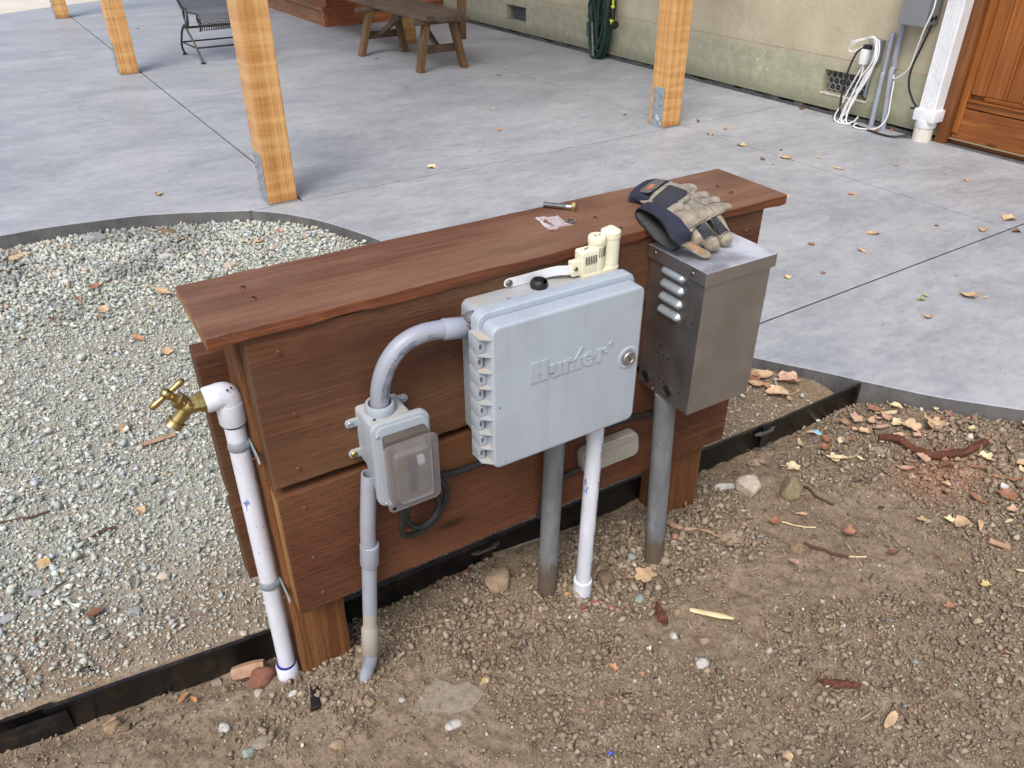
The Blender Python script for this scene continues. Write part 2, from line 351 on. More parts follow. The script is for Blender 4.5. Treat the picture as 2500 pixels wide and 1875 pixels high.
def stucco():
    g = NT('stucco'); x, yy, z = g.sep(g.obj); n = g.noise(g.map(g.obj, (55,)*3), 1, 5, .65); b = g.noise(g.map(g.obj, (2.6,)*3), 1, 6, .65); f = g.noise(g.map(g.obj, (17,)*3), 1, 6, .7)
    c = g.ramp(b, [(.35, lin(170, 160, 134)), (.65, lin(192, 182, 156))])
    zz = g.math('ADD', z, g.math('MULTIPLY', b, .05))
    c = g.mix(g.ramp(zz, [(.26, .9), (.36, 0.)]), c, g.ramp(f, [(.35, lin(146, 147, 122)), (.7, lin(172, 170, 146))]))
    c = g.mix(g.ramp(zz, [(.07, .6), (.15, 0.)]), c, lin(104, 104, 84))
    c = g.mix(g.ramp(f, [(.66, 0.), (.74, .6)]), c, lin(120, 116, 96))
    pk = g.math('MULTIPLY', g.ramp(g.noise(g.map(g.obj, (30,)*3, loc=(5, 3, 1)), 1, 4, .7), [(.62, 0.), (.66, .8)]), g.ramp(g.noise(g.map(g.obj, (3.3,)*3, loc=(2, 8, 1)), 1, 2), [(.56, 0.), (.62, 1.)]))
    c = g.mix(pk, c, lin(206, 202, 190))
    ln = g.math('LESS_THAN', g.math('ABSOLUTE', g.math('SUBTRACT', g.math('ADD', z, g.math('MULTIPLY', g.math('SUBTRACT', g.noise(g.map(g.obj, (2,)*3), 1, 2), .5), .012)), .292)), .0022)
    c = g.mix(g.math('MULTIPLY', ln, g.ramp(f, [(.35, .15), (.6, .7)])), c, lin(150, 78, 58))
    return g.out(c, .85, 0, g.bump(g.math('ADD', n, f), .55, .006))
MT['stucco'] = stucco()
MT['door'] = wood_mat('varnished_door', lin(122, 68, 28), lin(156, 94, 42), lin(178, 114, 56), 'Z', .38, .6, .15)
MT['doorrail'] = wood_mat('varnished_rail', lin(116, 64, 28), lin(148, 88, 40), lin(172, 110, 54), 'Y', .38, .6, .15)
MT['casing'] = wood_mat('casing_wood', lin(88, 50, 24), lin(124, 76, 38), lin(146, 94, 52), 'Z', .5, .6, .2)
MT['bench'] = wood_mat('weathered_teak', lin(70, 58, 46), lin(104, 88, 70), lin(130, 112, 90), 'Y', .7, .7, .4)
MT['benchleg'] = wood_mat('weathered_leg', lin(84, 62, 40), lin(128, 98, 66), lin(150, 120, 84), 'Z', .7, .7, .4)
MT['redwood'] = wood_mat('redwood_stain', lin(136, 78, 48), lin(170, 106, 70), lin(190, 126, 86), 'X', .5, .6, .2)
MT['redwood_dull'] = wood_mat('redwood_dull', lin(110, 72, 46), lin(138, 96, 64), lin(160, 118, 82), 'Y', .6, .6, .2)
MT['iron'] = metal_mat('dark_iron', lin(92, 88, 84), .45, None, .3)
def meshmetal():
    g = NT('expanded_mesh'); u = g.map(g.obj, (1, 1, 1)); x, yy, z = g.sep(u); s = .0115
    a = g.math('ADD', x, g.math('MULTIPLY', g.math('ADD', yy, z), .8)); b = g.math('SUBTRACT', x, g.math('MULTIPLY', g.math('ADD', yy, z), .8))
    fa = g.math('ABSOLUTE', g.math('SUBTRACT', g.math('FRACT', g.math('DIVIDE', a, s*1.4)), .5)); fb = g.math('ABSOLUTE', g.math('SUBTRACT', g.math('FRACT', g.math('DIVIDE', b, s*1.4)), .5))
    hole = g.math('LESS_THAN', g.math('MAXIMUM', fa, fb), .29)
    pb = g.n('ShaderNodeBsdfPrincipled'); pb.inputs['Base Color'].default_value = lin(84, 82, 80); pb.inputs['Metallic'].default_value = .7; pb.inputs['Roughness'].default_value = .4
    tr = g.n('ShaderNodeBsdfTransparent'); mx = g.n('ShaderNodeMixShader'); g.l(hole, mx.inputs[0]); g.l(pb.outputs[0], mx.inputs[1]); g.l(tr.outputs[0], mx.inputs[2])
    o = g.n('ShaderNodeOutputMaterial'); g.l(mx.outputs[0], o.inputs[0]); return g.m
MT['mesh'] = meshmetal()
def leather():
    g = NT('suede_leather'); n = g.noise(g.map(g.obj, (60,)*3), 1, 6, .65); f = g.noise(g.map(g.obj, (420,)*3), 1, 3, .7)
    c = g.ramp(n, [(.32, lin(104, 95, 82)), (.52, lin(146, 135, 117)), (.74, lin(174, 163, 144))])
    return g.out(c, .9, 0, g.bump(g.math('ADD', n, g.math('MULTIPLY', f, .4)), .5, .0016), Sheen_Weight=.15)
MT['leather'] = leather()
def airmesh():
    g = NT('black_air_mesh'); v = g.vor(g.map(g.obj, (260, 260, 60)), 1, rand=.15)
    c = g.ramp(v, [(.30, lin(8, 8, 10)), (.52, lin(62, 62, 68))]); return g.out(c, .75, 0, g.bump(v, .6, .001))
MT['airmesh'] = airmesh()
def cloth(name, col):
    g = NT(name); n = g.noise(g.map(g.obj, (70,)*3), 1, 5, .65); f = g.noise(g.map(g.obj, (900, 900, 900)), 1, 2)
    c = g.ramp(n, [(.3, tuple(a*.7 for a in col[:3])+(1,)), (.7, tuple(a*1.3 for a in col[:3])+(1,))]); return g.out(c, .88, 0, g.bump(g.math('ADD', n, g.math('MULTIPLY', f, .3)), .4, .001))
MT['navy'] = cloth('navy_neoprene', lin(38, 41, 56)); MT['lining'] = cloth('cuff_lining', lin(66, 64, 62)); MT['strapgrey'] = cloth('grey_strap', lin(96, 92, 86)); MT['straptan'] = cloth('tan_strap', lin(140, 128, 108))
MT['hose'] = paint_mat('green_hose', lin(22, 48, 38), .6, .3); MT['lime'] = paint_mat('lime_plastic', lin(208, 220, 50), .4, .05)
MT['meter'] = paint_mat('grey_enamel', lin(122, 124, 126), .45, .06)
MT['gutter'] = paint_mat('white_enamel', lin(222, 224, 226), .35, .04, lin(160, 140, 116), 20, .25)
MT['oldwhite'] = paint_mat('cracked_paint', lin(210, 204, 190), .6, .06, lin(110, 96, 80), 30, .7)
LC = {'tan': lin(200, 168, 130), 'cream': lin(220, 200, 158), 'orange': lin(196, 140, 92), 'rust': lin(158, 110, 82), 'pink': lin(196, 156, 132), 'brown': lin(118, 82, 58), 'yellow': lin(214, 190, 128), 'green': lin(150, 168, 90), 'white': lin(224, 218, 206), 'wood': lin(206, 172, 118)}
def leafmat(k, col):
    g = NT('dry_leaf_'+k); n = g.noise(g.map(g.ro, (60,)*3), 1, 5, .6)
    c = g.ramp(n, [(.3, tuple(a*.62 for a in col[:3])+(1,)), (.6, col), (.8, tuple(min(1, a*1.15) for a in col[:3])+(1,))])
    return g.out(c, .65, 0, g.bump(n, .3, .001))
for k, c in LC.items(): MT['leaf_'+k] = leafmat(k, c)
# ------------------------------------------------------------ ground
def yedge(x): return np.interp(x, [-1.6, -.9, -.6, -.442, -.325, -.218, -.027, .1, .4, .83, 1.2, 1.5, 1.6], [.62, .30, .19, .146, .128, .117, .099, .094, .094, .091, .088, .092, .094])
def Hd(x, y):
    t = y-yedge(x)
    h = -.002-.028*sst(-.13, 0, t)+.022*np.exp(-((x-.36)/.17)**2-((y-.08)/.09)**2)+.016*np.exp(-((x-.03)/.09)**2-((y+.01)/.05)**2)
    h = h+.010*sst(1.2, 1.6, x)+.006*np.exp(-((x+.1)/.1)**2-((y-.05)/.04)**2)
    return h+.010*fbm(x, y, .13, 3, 1)+.0075*fbm(x, y, .03, 3, 5)+.003*fbm(x, y, .009, 2, 9)
def Hg(x, y):
    h = .037-.019*np.clip(y-.1, 0, 3)+.008*np.exp(-((x+.4)/.25)**2-((y-.2)/.15)**2)-.022*sst(.85, 1.25, x)*(1-sst(.1, .18, y)*.2)
    return h+.008*fbm(x, y, .2, 3, 2)+.004*fbm(x, y, .03, 3, 6)
def H(x, y): return np.where(np.asarray(y) > yedge(x), Hg(x, y), Hd(x, y))
def grid_mesh(name, xs, ys, hf, mat, kind='structure'):
    X, Y = np.meshgrid(xs, ys); Z = hf(X, Y); V = np.stack([X, Y, Z], -1).reshape(-1, 3); nx, ny = len(xs), len(ys)
    i = np.arange(nx*ny).reshape(ny, nx); F = np.stack([i[:-1, :-1], i[:-1, 1:], i[1:, 1:], i[1:, :-1]], -1).reshape(-1, 4)
    me = bpy.data.meshes.new(name); me.from_pydata(V.tolist(), [], F.tolist()); me.shade_smooth()
    return tag(link(name, me, mat), kind=kind)
def dirtmat(name):
    g = NT(name); n = g.noise(g.map(g.obj, (7,)*3), 1, 6, .62); f = g.noise(g.map(g.obj, (130,)*3), 1, 5, .7); m = g.noise(g.map(g.obj, (32,)*3), 1, 5, .65)
    c = g.ramp(g.math('ADD', g.math('MULTIPLY', n, .5), g.math('MULTIPLY', m, .5)), [(.36, lin(114, 99, 81)), (.5, lin(138, 122, 102)), (.64, lin(154, 138, 118))])
    c = g.mix(g.ramp(f, [(.3, .55), (.52, 0.)]), c, lin(82, 66, 50)); c = g.mix(g.ramp(f, [(.62, 0.), (.78, .5)]), c, lin(176, 160, 136))
    d = g.n('ShaderNodeVectorMath', operation='DISTANCE'); g.l(g.map(g.obj, (1, 1.5, 0)), d.inputs[0]); d.inputs[1].default_value = (1.44, -.345, 0)
    st = g.math('ADD', d.outputs['Value'], g.math('MULTIPLY', g.math('SUBTRACT', m, .5), .16))
    c = g.mix(g.ramp(st, [(.02, .6), (.16, 0.)]), c, lin(170, 116, 86))
    return g.out(c, .95, 0, g.bump(g.math('ADD', f, m), .8, .004), Specular_IOR_Level=.15)
MT['dirt'] = dirtmat('dry_dirt')
def gravbase():
    g = NT('dusty_gravel_base'); n = g.noise(g.map(g.obj, (120,)*3), 1, 5, .7); m = g.noise(g.map(g.obj, (5,)*3), 1, 5, .6); x, yy, z = g.sep(g.obj)
    c = g.ramp(n, [(.35, lin(128, 126, 115)), (.65, lin(180, 178, 165))])
    k = g.math('ADD', g.math('MAXIMUM', g.ramp(x, [(.6, 0.), (.9, 1.)]), g.ramp(yy, [(.2, .75), (.55, 0.)])), g.math('MULTIPLY', g.math('SUBTRACT', m, .5), 1.2))
    c = g.mix(k, c, g.ramp(n, [(.3, lin(104, 86, 68)), (.7, lin(152, 132, 108))]))
    return g.out(c, .95, 0, g.bump(n, .8, .004), Specular_IOR_Level=.15)
MT['gravbase'] = gravbase()
gb = NB(); vs = [gb.verts.new(q) for q in ((-90, -90, -.14), (90, -90, -.14), (90, 90, -.14), (-90, 90, -.14))]; gb.faces.new(vs)
tag(obj('ground', gb, MT['dirt']), kind='structure')
ar = np.arange; lsp = lambda a, b, n: np.linspace(a, b, n, endpoint=False)
grid_mesh('dirt_bed', np.concatenate([lsp(-2.6, -.6, 50), lsp(-.6, 1.95, 620), np.linspace(1.95, 3.2, 30)]), np.concatenate([lsp(-2.6, -.86, 40), np.linspace(-.86, .105, 235)]), lambda X, Y: Hd(X, np.minimum(Y, yedge(X)+.006)), MT['dirt'])
# the left side where the edging curves back is filled by the same bed
def Hleft(X, Y):
    z = Hd(X, Y); return np.where(Y > yedge(X)+.012, -.12, z)
grid_mesh('dirt_strip', np.linspace(-2.6, .0, 300), np.linspace(.1051, .9, 90), Hleft, MT['dirt'])
def Hgb(X, Y): return np.where(Y < yedge(X)+.002, -.12, Hg(X, Y))
grid_mesh('gravel_bed', np.concatenate([lsp(-3, -.8, 50), lsp(-.8, 1.5, 300)]), np.concatenate([lsp(.088, 2.6, 320), np.linspace(2.6, 3.2, 10)]), Hgb, MT['gravbase'])

# rocks as loose chips: random convex hulls, placed with numpy
def hulls(n, k, fl=.7, seed=1):
    rs = np.random.RandomState(seed); out = []
    for _ in range(n):
        bm = NB(); q = rs.normal(size=(k, 3)); q /= np.linalg.norm(q, axis=1)[:, None]; q *= rs.uniform(.78, 1.0, (k, 1))
        q *= np.array([rs.uniform(.85, 1.25), rs.uniform(.6, .95), fl*rs.uniform(.75, 1.1)])*.5
        for v in q: bm.verts.new(v)
        r_ = bmesh.ops.convex_hull(bm, input=bm.verts); bmesh.ops.delete(bm, geom=[e for e in r_['geom_interior'] if isinstance(e, bmesh.types.BMVert)], context='VERTS')
        bmesh.ops.triangulate(bm, faces=bm.faces); bm.verts.index_update()
        out.append((np.array([v.co[:] for v in bm.verts]), np.array([[v.index for v in f.verts] for f in bm.faces]))); bm.free()
    return out
def rots(n, tilt, rs):
    a = rs.uniform(0, 2*PI, n); b = rs.normal(0, tilt, n); c = rs.normal(0, tilt, n)
    z, o = np.zeros(n), np.ones(n)
    Rz = np.stack([np.cos(a), -np.sin(a), z, np.sin(a), np.cos(a), z, z, z, o], -1).reshape(n, 3, 3)
    Rx = np.stack([o, z, z, z, np.cos(b), -np.sin(b), z, np.sin(b), np.cos(b)], -1).reshape(n, 3, 3)
    Ry = np.stack([np.cos(c), z, np.sin(c), z, o, z, -np.sin(c), z, np.cos(c)], -1).reshape(n, 3, 3)
    return Rx @ Ry @ Rz
def scatter(name, shapes, pos, size, col, mat, tilt=.5, seed=5, stretch=None):
    rs = np.random.RandomState(seed); n = len(pos); sh = rs.randint(len(shapes), size=n); M = rots(n, tilt, rs); Vs, Fs, Cs = [], [], []; off = 0
    for k, (v, f) in enumerate(shapes):
        ix = np.nonzero(sh == k)[0]
        if not len(ix): continue
        vv = v[None]*size[ix, None, None]
        if stretch is not None: vv = vv*stretch[ix, None, :]
        vv = np.einsum('nij,nkj->nki', M[ix], vv)+pos[ix, None, :]
        Vs.append(vv.reshape(-1, 3)); Fs.append((f[None]+off+(np.arange(len(ix))*len(v))[:, None, None]).reshape(-1, 3)); Cs.append(np.repeat(col[ix], len(v), 0)); off += len(ix)*len(v)
    V = np.concatenate(Vs); F = np.concatenate(Fs); Cc = np.concatenate(Cs)
    me = bpy.data.meshes.new(name); me.vertices.add(len(V)); me.vertices.foreach_set('co', V.ravel().astype(np.float32))
    me.loops.add(F.size); me.loops.foreach_set('vertex_index', F.ravel().astype(np.int32)); me.polygons.add(len(F)); me.polygons.foreach_set('loop_start', np.arange(0, F.size, 3, dtype=np.int32))
    at = me.attributes.new('tint', 'FLOAT_COLOR', 'POINT'); at.data.foreach_set('color', np.concatenate([Cc, np.ones((len(Cc), 1))], 1).ravel().astype(np.float32))
    me.update(calc_edges=True); me.validate()
    return tag(link(name, me, mat), kind='stuff')
def tintmat(name, rough=.9):
    g = NT(name); n = g.noise(g.map(g.obj, (240,)*3), 1, 4, .65); c = g.mix(1., g.attr('tint'), g.ramp(n, [(.3, .72), (.7, 1.15)]), 'MULTIPLY')
    return g.out(c, rough, 0, g.bump(n, .35, .001), Specular_IOR_Level=.3)
MT['stone'] = tintmat('crushed_rock', .8); MT['clod'] = tintmat('dirt_clods', .97)
PAL = lambda L: np.array([lin(*c)[:3] for c in L])
def palette(n, L, w, rs, var=.16):
    P = PAL(L); i = rs.choice(len(P), n, p=np.array(w)/sum(w)); return np.clip(P[i]*rs.uniform(1-var, 1+var, (n, 1))*rs.uniform(.97, 1.03, (n, 3)), 0, 1)
_c, _f, _r, _u = (np.array(q) for q in (CAM, FW, RT, UP))
def in_view(x, y, m=.10):
    """where the ground shows in the photograph, with a margin: chips are dense there and sparse beyond"""
    v = np.stack([x, y, np.zeros(len(x))], -1)-_c; d = v @ _f; u = (v @ _r)/d*FPX/1250; w_ = (v @ _u)/d*FPX/937.5
    return (np.abs(u) < 1+m) & (np.abs(w_) < 1+m)
# kerb line in patio axes
KERB = [(-2.6, 2.43), (-1.2, 2.43), (-.6, 2.425), (-.249, 2.41), (-.1, 2.406), (.062, 2.379), (.225, 2.345), (.384, 2.279), (.542, 2.197), (.618, 2.152), (.714, 2.046), (.795, 1.908), (.86, 1.745), (.911, 1.57), (.96, 1.25), (1.04, .9), (1.17, .6), (1.3, .41), (1.395, .29), (1.442, .215), (1.5, .126), (1.552, .035), (1.603, -.05), (1.656, -.131), (1.716, -.204), (1.775, -.275), (1.9, -.42), (2.2, -.70), (2.8, -1.0), (3.79, -1.15)]
KS = [(q.x, q.y) for q in spline([(a, b, 0) for a, b in KERB], 4)]
KW = np.array([pf(a, b)[:2] for a, b in KS])
def inside_patio(x, y):
    """true where the slab covers the ground"""
    P = np.vstack([KW, [pf(3.8, 12)[:2], pf(-2.6, 12)[:2]]]); c = np.zeros(len(x), bool); j = len(P)-1
    for i in range(len(P)):
        (xi, yi), (xj, yj) = P[i], P[j]; t = ((yi > y) != (yj > y)) & (x < (xj-xi)*(y-yi)/(yj-yi+1e-12)+xi); c ^= t; j = i
    return c
def gravel():
    rs = np.random.RandomState(11); n = 190000; x = rs.uniform(-1.0, 1.42, n); y = rs.uniform(.095, 2.75, n)
    dn = np.where(in_view(x, y), 1., .22)*np.where(y < 1.2, 1., .7)*np.where(x > .95, .45, 1.)*np.where((x > .12) & (y < .75) & (x < .9), .35, 1.)
    k = (y > yedge(x)+.006) & ~inside_patio(x, y) & (rs.rand(n) < dn); x, y = x[k], y[k]; n = len(x)
    co = sst(1.3, 2.2, y); d = rs.lognormal(math.log(.0072), .48, n)*(1+co*1.05); d = np.clip(d, .003, .03)
    dusty = np.clip(1-sst(.1, .5, y+.35*fbm(x, y, .25, 3, 8))+sst(.75, .95, x), 0, 1); d *= 1-.36*dusty*rs.uniform(.3, 1, n)
    kk = rs.rand(n) > .08*dusty; x, y, d, dusty = x[kk], y[kk], d[kk], dusty[kk]; n = len(x)
    z = Hg(x, y)+d*rs.uniform(-.05, .5, n)
    c = palette(n, [(188, 191, 179), (200, 202, 190), (168, 173, 163), (214, 213, 203), (182, 191, 192), (196, 189, 170), (142, 146, 142), (178, 158, 136)], [28, 24, 20, 8, 9, 9, 6, 2.5], rs, .12)
    br = PAL([(164, 146, 122)])[0]; f = (dusty*rs.uniform(.2, 1., n))[:, None]*.7; c = c*(1-f)+br*rs.uniform(.7, 1.2, (n, 1))*f
    wet = np.clip(sst(.08, .25, fbm(x, y, .42, 3, 21))*sst(.8, 1.3, y), 0, 1)[:, None]*.30; c = c*(1-wet)
    return scatter('gravel', hulls(14, 9, .72, 2), np.stack([x, y, z], -1), d, c, MT['stone'], .55, 4)
gravel()
def clods():
    rs = np.random.RandomState(12); n = 380000; x = rs.uniform(-1.0, 2.3, n); y = rs.uniform(-1.2, .16, n)
    bare = sst(.0, .22, fbm(x, y, .30, 3, 31)+.30*np.exp(-((x-1.24)/.16)**2-((y+.20)/.09)**2)-.3*np.exp(-((x-.75)/.25)**2-((y+.1)/.12)**2)-.15*np.exp(-((x-.2)/.4)**2-((y+.06)/.08)**2))
    k = (y < yedge(x)-.004) & ~inside_patio(x, y) & (rs.rand(n) < np.where(in_view(x, y), 1., .10)*(1-.62*bare)); x, y, bare = x[k], y[k], bare[k]; n = len(x)
    big = np.exp(-((x-.65)/.4)**2-((y+.08)/.11)**2)+.8*sst(1.3, 1.6, x)
    d = np.clip(rs.lognormal(math.log(.0043), .62, n), .0016, .021)*(1-.35*bare)*(1+.55*np.clip(big, 0, 1)); z = Hd(x, y)+d*rs.uniform(-.05, .42, n)
    c = palette(n, [(140, 124, 104), (150, 134, 114), (130, 114, 95), (160, 144, 123), (114, 99, 82), (174, 160, 140), (208, 200, 186), (140, 144, 138), (164, 126, 100)], [30, 28, 20, 10, 6, 3, .8, .7, .4], rs, .10)
    rr = np.exp(-(((x-1.44)/.11)**2+((y+.235)/.07)**2))[:, None]*rs.uniform(.3, 1, (n, 1)); c = c*(1-.55*rr)+PAL([(178, 122, 92)])[0]*.55*rr
    return scatter('dirt_clods', hulls(12, 9, .88, 6), np.stack([x, y, z], -1), d, c, MT['clod'], .8, 8)
clods()
def chips():
    """straw, bark splinters and rootlets strewn over the dirt and gravel"""
    rs = np.random.RandomState(14); n = 15000; x = rs.uniform(-.9, 2.1, n); y = rs.uniform(-1.1, 1.6, n)
    den = np.where(y < yedge(x), .4+.6*sst(.5, .9, x), .16); k = ~inside_patio(x, y) & in_view(x, y) & (rs.rand(n) < den); x, y = x[k], y[k]; n = len(x)
    d = rs.lognormal(math.log(.0125), .5, n); d = np.clip(d, .004, .045); z = H(x, y)+.0065
    st = np.stack([np.ones(n), rs.uniform(.05, .16, n), rs.uniform(.04, .1, n)], -1)
    c = palette(n, [(96, 72, 52), (122, 92, 64), (176, 150, 112), (206, 184, 146), (140, 84, 58), (74, 58, 46)], [24, 22, 18, 10, 14, 12], rs)
    return scatter('bark_chips', hulls(8, 8, .9, 9), np.stack([x, y, z], -1), d, c, MT['clod'], .16, 9, st)
chips()
def straw():
    """pale fibres, rootlets and splinters lying loose over the soil"""
    rs = np.random.RandomState(15); n = 5200; x = rs.uniform(-.6, 2.0, n); y = rs.uniform(-.95, .3, n); k = ~inside_patio(x, y) & in_view(x, y, .04) & (rs.rand(n) < .35+.65*sst(.35, .9, x)); x, y = x[k], y[k]; n = len(x)
    d = np.clip(rs.lognormal(math.log(.017), .55, n), .006, .06); st = np.stack([np.ones(n), rs.uniform(.035, .09, n), rs.uniform(.03, .06, n)], -1)
    c = palette(n, [(196, 172, 134), (214, 196, 160), (150, 118, 86), (96, 66, 48), (70, 52, 42), (150, 92, 66)], [18, 14, 14, 16, 12, 10], rs)
    return scatter('straw_litter', hulls(6, 7, .9, 19), np.stack([x, y, H(x, y)+.0085], -1), d, c, MT['clod'], .14, 16, st)
straw()

# ------------------------------------------------------------ patio
S = .05
def clip(P, ax, v, keep_gt):
    out = []
    for i in range(len(P)):
        a, b = P[i-1], P[i]; da, db = (a[ax]-v)*(1 if keep_gt else -1), (b[ax]-v)*(1 if keep_gt else -1)
        if (da >= 0) != (db >= 0): t = da/(da-db); out.append((a[0]+(b[0]-a[0])*t, a[1]+(b[1]-a[1])*t))
        if db >= 0: out.append(b)
    return out
far = lambda x: 8.78+.56*(x-.276)
OUT = KS+[(3.79, far(3.79)), (-2.6, far(-2.6))]
patio = thing('patio', None, None); patio['kind'] = 'structure'
def inset(P, d):
    n = len(P); o = []; A = sum(P[i-1][0]*P[i][1]-P[i][0]*P[i-1][1] for i in range(n)); s = 1 if A > 0 else -1
    for i in range(n):
        a, b, c = Vector(P[i-1]), Vector(P[i]), Vector(P[(i+1) % n]); e, f = (b-a), (c-b)
        if e.length < 1e-9 or f.length < 1e-9: o.append(P[i]); continue
        e.normalize(); f.normalize(); m = Vector((-e.y-f.y, e.x+f.x))*s; m = m/max(m.dot(m), .3)*2
        o.append((b.x+m.x*d*1., b.y+m.y*d*1.))
    return o
def slab(P):
    Q = []
    for q in P:
        if not Q or (abs(q[0]-Q[-1][0])+abs(q[1]-Q[-1][1])) > .004: Q.append(q)
    P = Q; bm = NB(); I = inset(P, .0022); n = len(P)
    rg = [[bm.verts.new(pf(a, b, z)) for a, b in pp] for pp, z in ((P, -.13), (P, S-.0022), (inset(P, .0008), S-.0006), (I, S))]
    for k, (A, C) in enumerate(zip(rg, rg[1:])):
        for i in range(n):
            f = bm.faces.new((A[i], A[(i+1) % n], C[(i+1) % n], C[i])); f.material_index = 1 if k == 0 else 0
    bm.faces.new(rg[-1]); bm.normal_update(); bmesh.ops.triangulate(bm, faces=[f for f in bm.faces if len(f.verts) > 4])
    return obj('slab', bm, [MT['slab'], MT['kerb']], patio)
XA, XC, YB, YD = .8202, 2.9424, 2.1614, .399; gp = .0034
for (x0, x1, y0, y1) in ((-9, XA, YB, 99), (XA, XC, YB, 99), (XC, 9, YB, 99), (-9, XC, YD, YB), (XC, 9, YD, YB), (-9, XC, -9, YD), (XC, 9, -9, YD)):
    P = OUT
    for ax, v, gt in ((0, x0+gp, True), (0, x1-gp, False), (1, y0+gp, True), (1, y1-gp, False)): P = clip(P, ax, v, gt)
    slab(P)
bm = NB(); P = inset(OUT[::1], .02); bm.faces.new([bm.verts.new(pf(a, b, S-.009)) for a, b in P]); bm.normal_update(); bmesh.ops.triangulate(bm, faces=bm.faces)
obj('joint_bed', bm, MT['dark'], patio)
bm = NB(); bm.faces.new([bm.verts.new(pf(*q, .046)) for q in ((-2.6, far(-2.6)+.01), (3.79, far(3.79)+.01), (9, 14), (9, 30), (-20, 30), (-20, far(-2.6)+.01))])
tag(obj('driveway', bm, MT['pale']), kind='structure')

# ------------------------------------------------------------ house
XH = 3.796
house = thing('house_wall', 'pale green and tan stucco house wall with screened vents along the patio', 'house', pf(XH, 3, .05))
VENT = [(1.68, 1.969, .16, .277), (4.912, 5.205, .155, .27), (3.82, 4.113, .165, .264)]; DOOR = (.25, 1.247, .05, 1.95)
yb_ = sorted({-3.5, 12.0, *[v for q in VENT for v in q[:2]], *DOOR[:2]}); zb_ = sorted({.078, 2.7, DOOR[3], *[v for q in VENT for v in q[2:]]})
bm = NB()
hole = lambda y_, z_: any(a < y_ < b and c < z_ < d for a, b, c, d in VENT+[DOOR])
for a, b in zip(yb_, yb_[1:]):
    for c, d in zip(zb_, zb_[1:]):
        if not hole((a+b)/2, (c+d)/2): bm.faces.new([bm.verts.new(pf(XH, q, s_)) for q, s_ in ((b, c), (a, c), (a, d), (b, d))])
for a, b, c, d in VENT+[DOOR]:
    e = .07
    for q in (((XH, a, c), (XH, b, c), (XH+e, b, c), (XH+e, a, c)), ((XH, a, d), (XH, b, d), (XH+e, b, d), (XH+e, a, d)), ((XH, a, c), (XH, a, d), (XH+e, a, d), (XH+e, a, c)), ((XH, b, c), (XH, b, d), (XH+e, b, d), (XH+e, b, c))):
        bm.faces.new([bm.verts.new(pf(*s_)) for s_ in q])
bm.faces.new([bm.verts.new(pf(*q)) for q in ((XH, -3.5, .078), (XH, 12, .078), (XH+.03, 12, .078), (XH+.03, -3.5, .078))])
obj('wall', bm, MT['stucco'], house)
bm = B(XH+.10, XH+.3, -3.5, 12, -.1, 2.7, pf); obj('wall_core', bm, MT['dark'], house)
bm = NB()
yy = -3.5
while yy < 12:
    if not (DOOR[0]-.05 < yy < DOOR[1]-.03): box(bm, XH+.012+random.uniform(-.004, .004), XH+.09, yy, yy+.06, -.1, .066+random.uniform(-.006, .008), pf)
    yy += .06
tag(obj('foundation', bm, MT['kerb'], house), kind='stuff')
for vi, (a, b, c, d) in enumerate(VENT):
    bm = NB(); e = XH+.045
    if vi == 0:                 # hexagon chicken wire
        s_ = .021; hx = []
        for i in range(-1, 9):
            for j in range(-1, 6):
                cx = a+i*s_*1.732+(s_*.866 if j % 2 else 0); cz = c+j*s_*1.5
                for k in (0, 1, 2):
                    t0, t1 = R(90+60*k), R(150+60*k); p0 = (cx+s_*math.cos(t0), cz+s_*math.sin(t0)); p1 = (cx+s_*math.cos(t1), cz+s_*math.sin(t1))
                    if all(a < q[0] < b and c < q[1] < d for q in (p0, p1)): tube(bm, [pf(XH+.02, *p0), pf(XH+.02, *p1)], .0019, 4, False)
        obj('wire_screen', bm, MT['dustpvc'], house); bm = NB()
    for k in range(int((b-a)/.012)): box(bm, e, e+.001, a+k*.012, a+k*.012+.003, c, d, pf)
    for k in range(int((d-c)/.012)): box(bm, e-.0012, e-.0002, a, b, c+k*.012, c+k*.012+.003, pf)
    obj('vent_screen', bm, MT['conduit_old'] if vi != 2 else MT['dark'], house)
    bm = B(XH-.004, XH+.05, a-.004, b+.004, c-.010, c-.0005, pf); obj('vent_sill', bm, MT['oldwhite'] if vi == 0 else MT['stucco'], house)
# the door, its casing and boards
dr = obj('door', B(XH+.05, XH+.085, DOOR[0]+.02, 1.19, .055, 1.93, pf), MT['door'], house)
def hpart(name, x0, x1, y0, y1, z0, z1, m, par=None, bv=.003): return obj(name, B(x0, x1, y0, y1, z0, z1, pf), m, par or house, bevel=bv)
hpart('door_casing', XH-.012, XH+.09, 1.19, 1.247, .045, 1.97, MT['casing']); hpart('door_casing', XH-.012, XH+.09, .2, .262, .045, 1.97, MT['casing'])
hpart('stile', XH+.015, XH+.05, 1.155, 1.188, .105, 1.9, MT['door'], dr); hpart('stile', XH+.03, XH+.049, 1.085, 1.153, .29, 1.9, MT['door'], dr)
hpart('kick_board', XH+.022, XH+.049, .285, 1.187, .056, .222, MT['doorrail'], dr)
hpart('rail', XH+.02, XH+.049, .285, 1.153, .2275, .256, MT['doorrail'], dr); hpart('rail', XH+.012, XH+.049, .285, 1.153, .2575, .268, MT['doorrail'], dr); hpart('rail', XH+.026, XH+.049, .285, 1.084, .2695, .288, MT['doorrail'], dr)
yy = 1.083
for wd in (.085, .012, .078, .03, .078, .012, .085, .03, .085, .012, .085, .012, .085):
    thin = wd < .02
    hpart('panel_board', XH+(.034 if not thin else .026)-(.012 if abs(wd-.03) < 1e-6 else 0), XH+.049, yy-wd+.0015, yy, .29, 1.9, MT['door'], dr, .002); yy -= wd
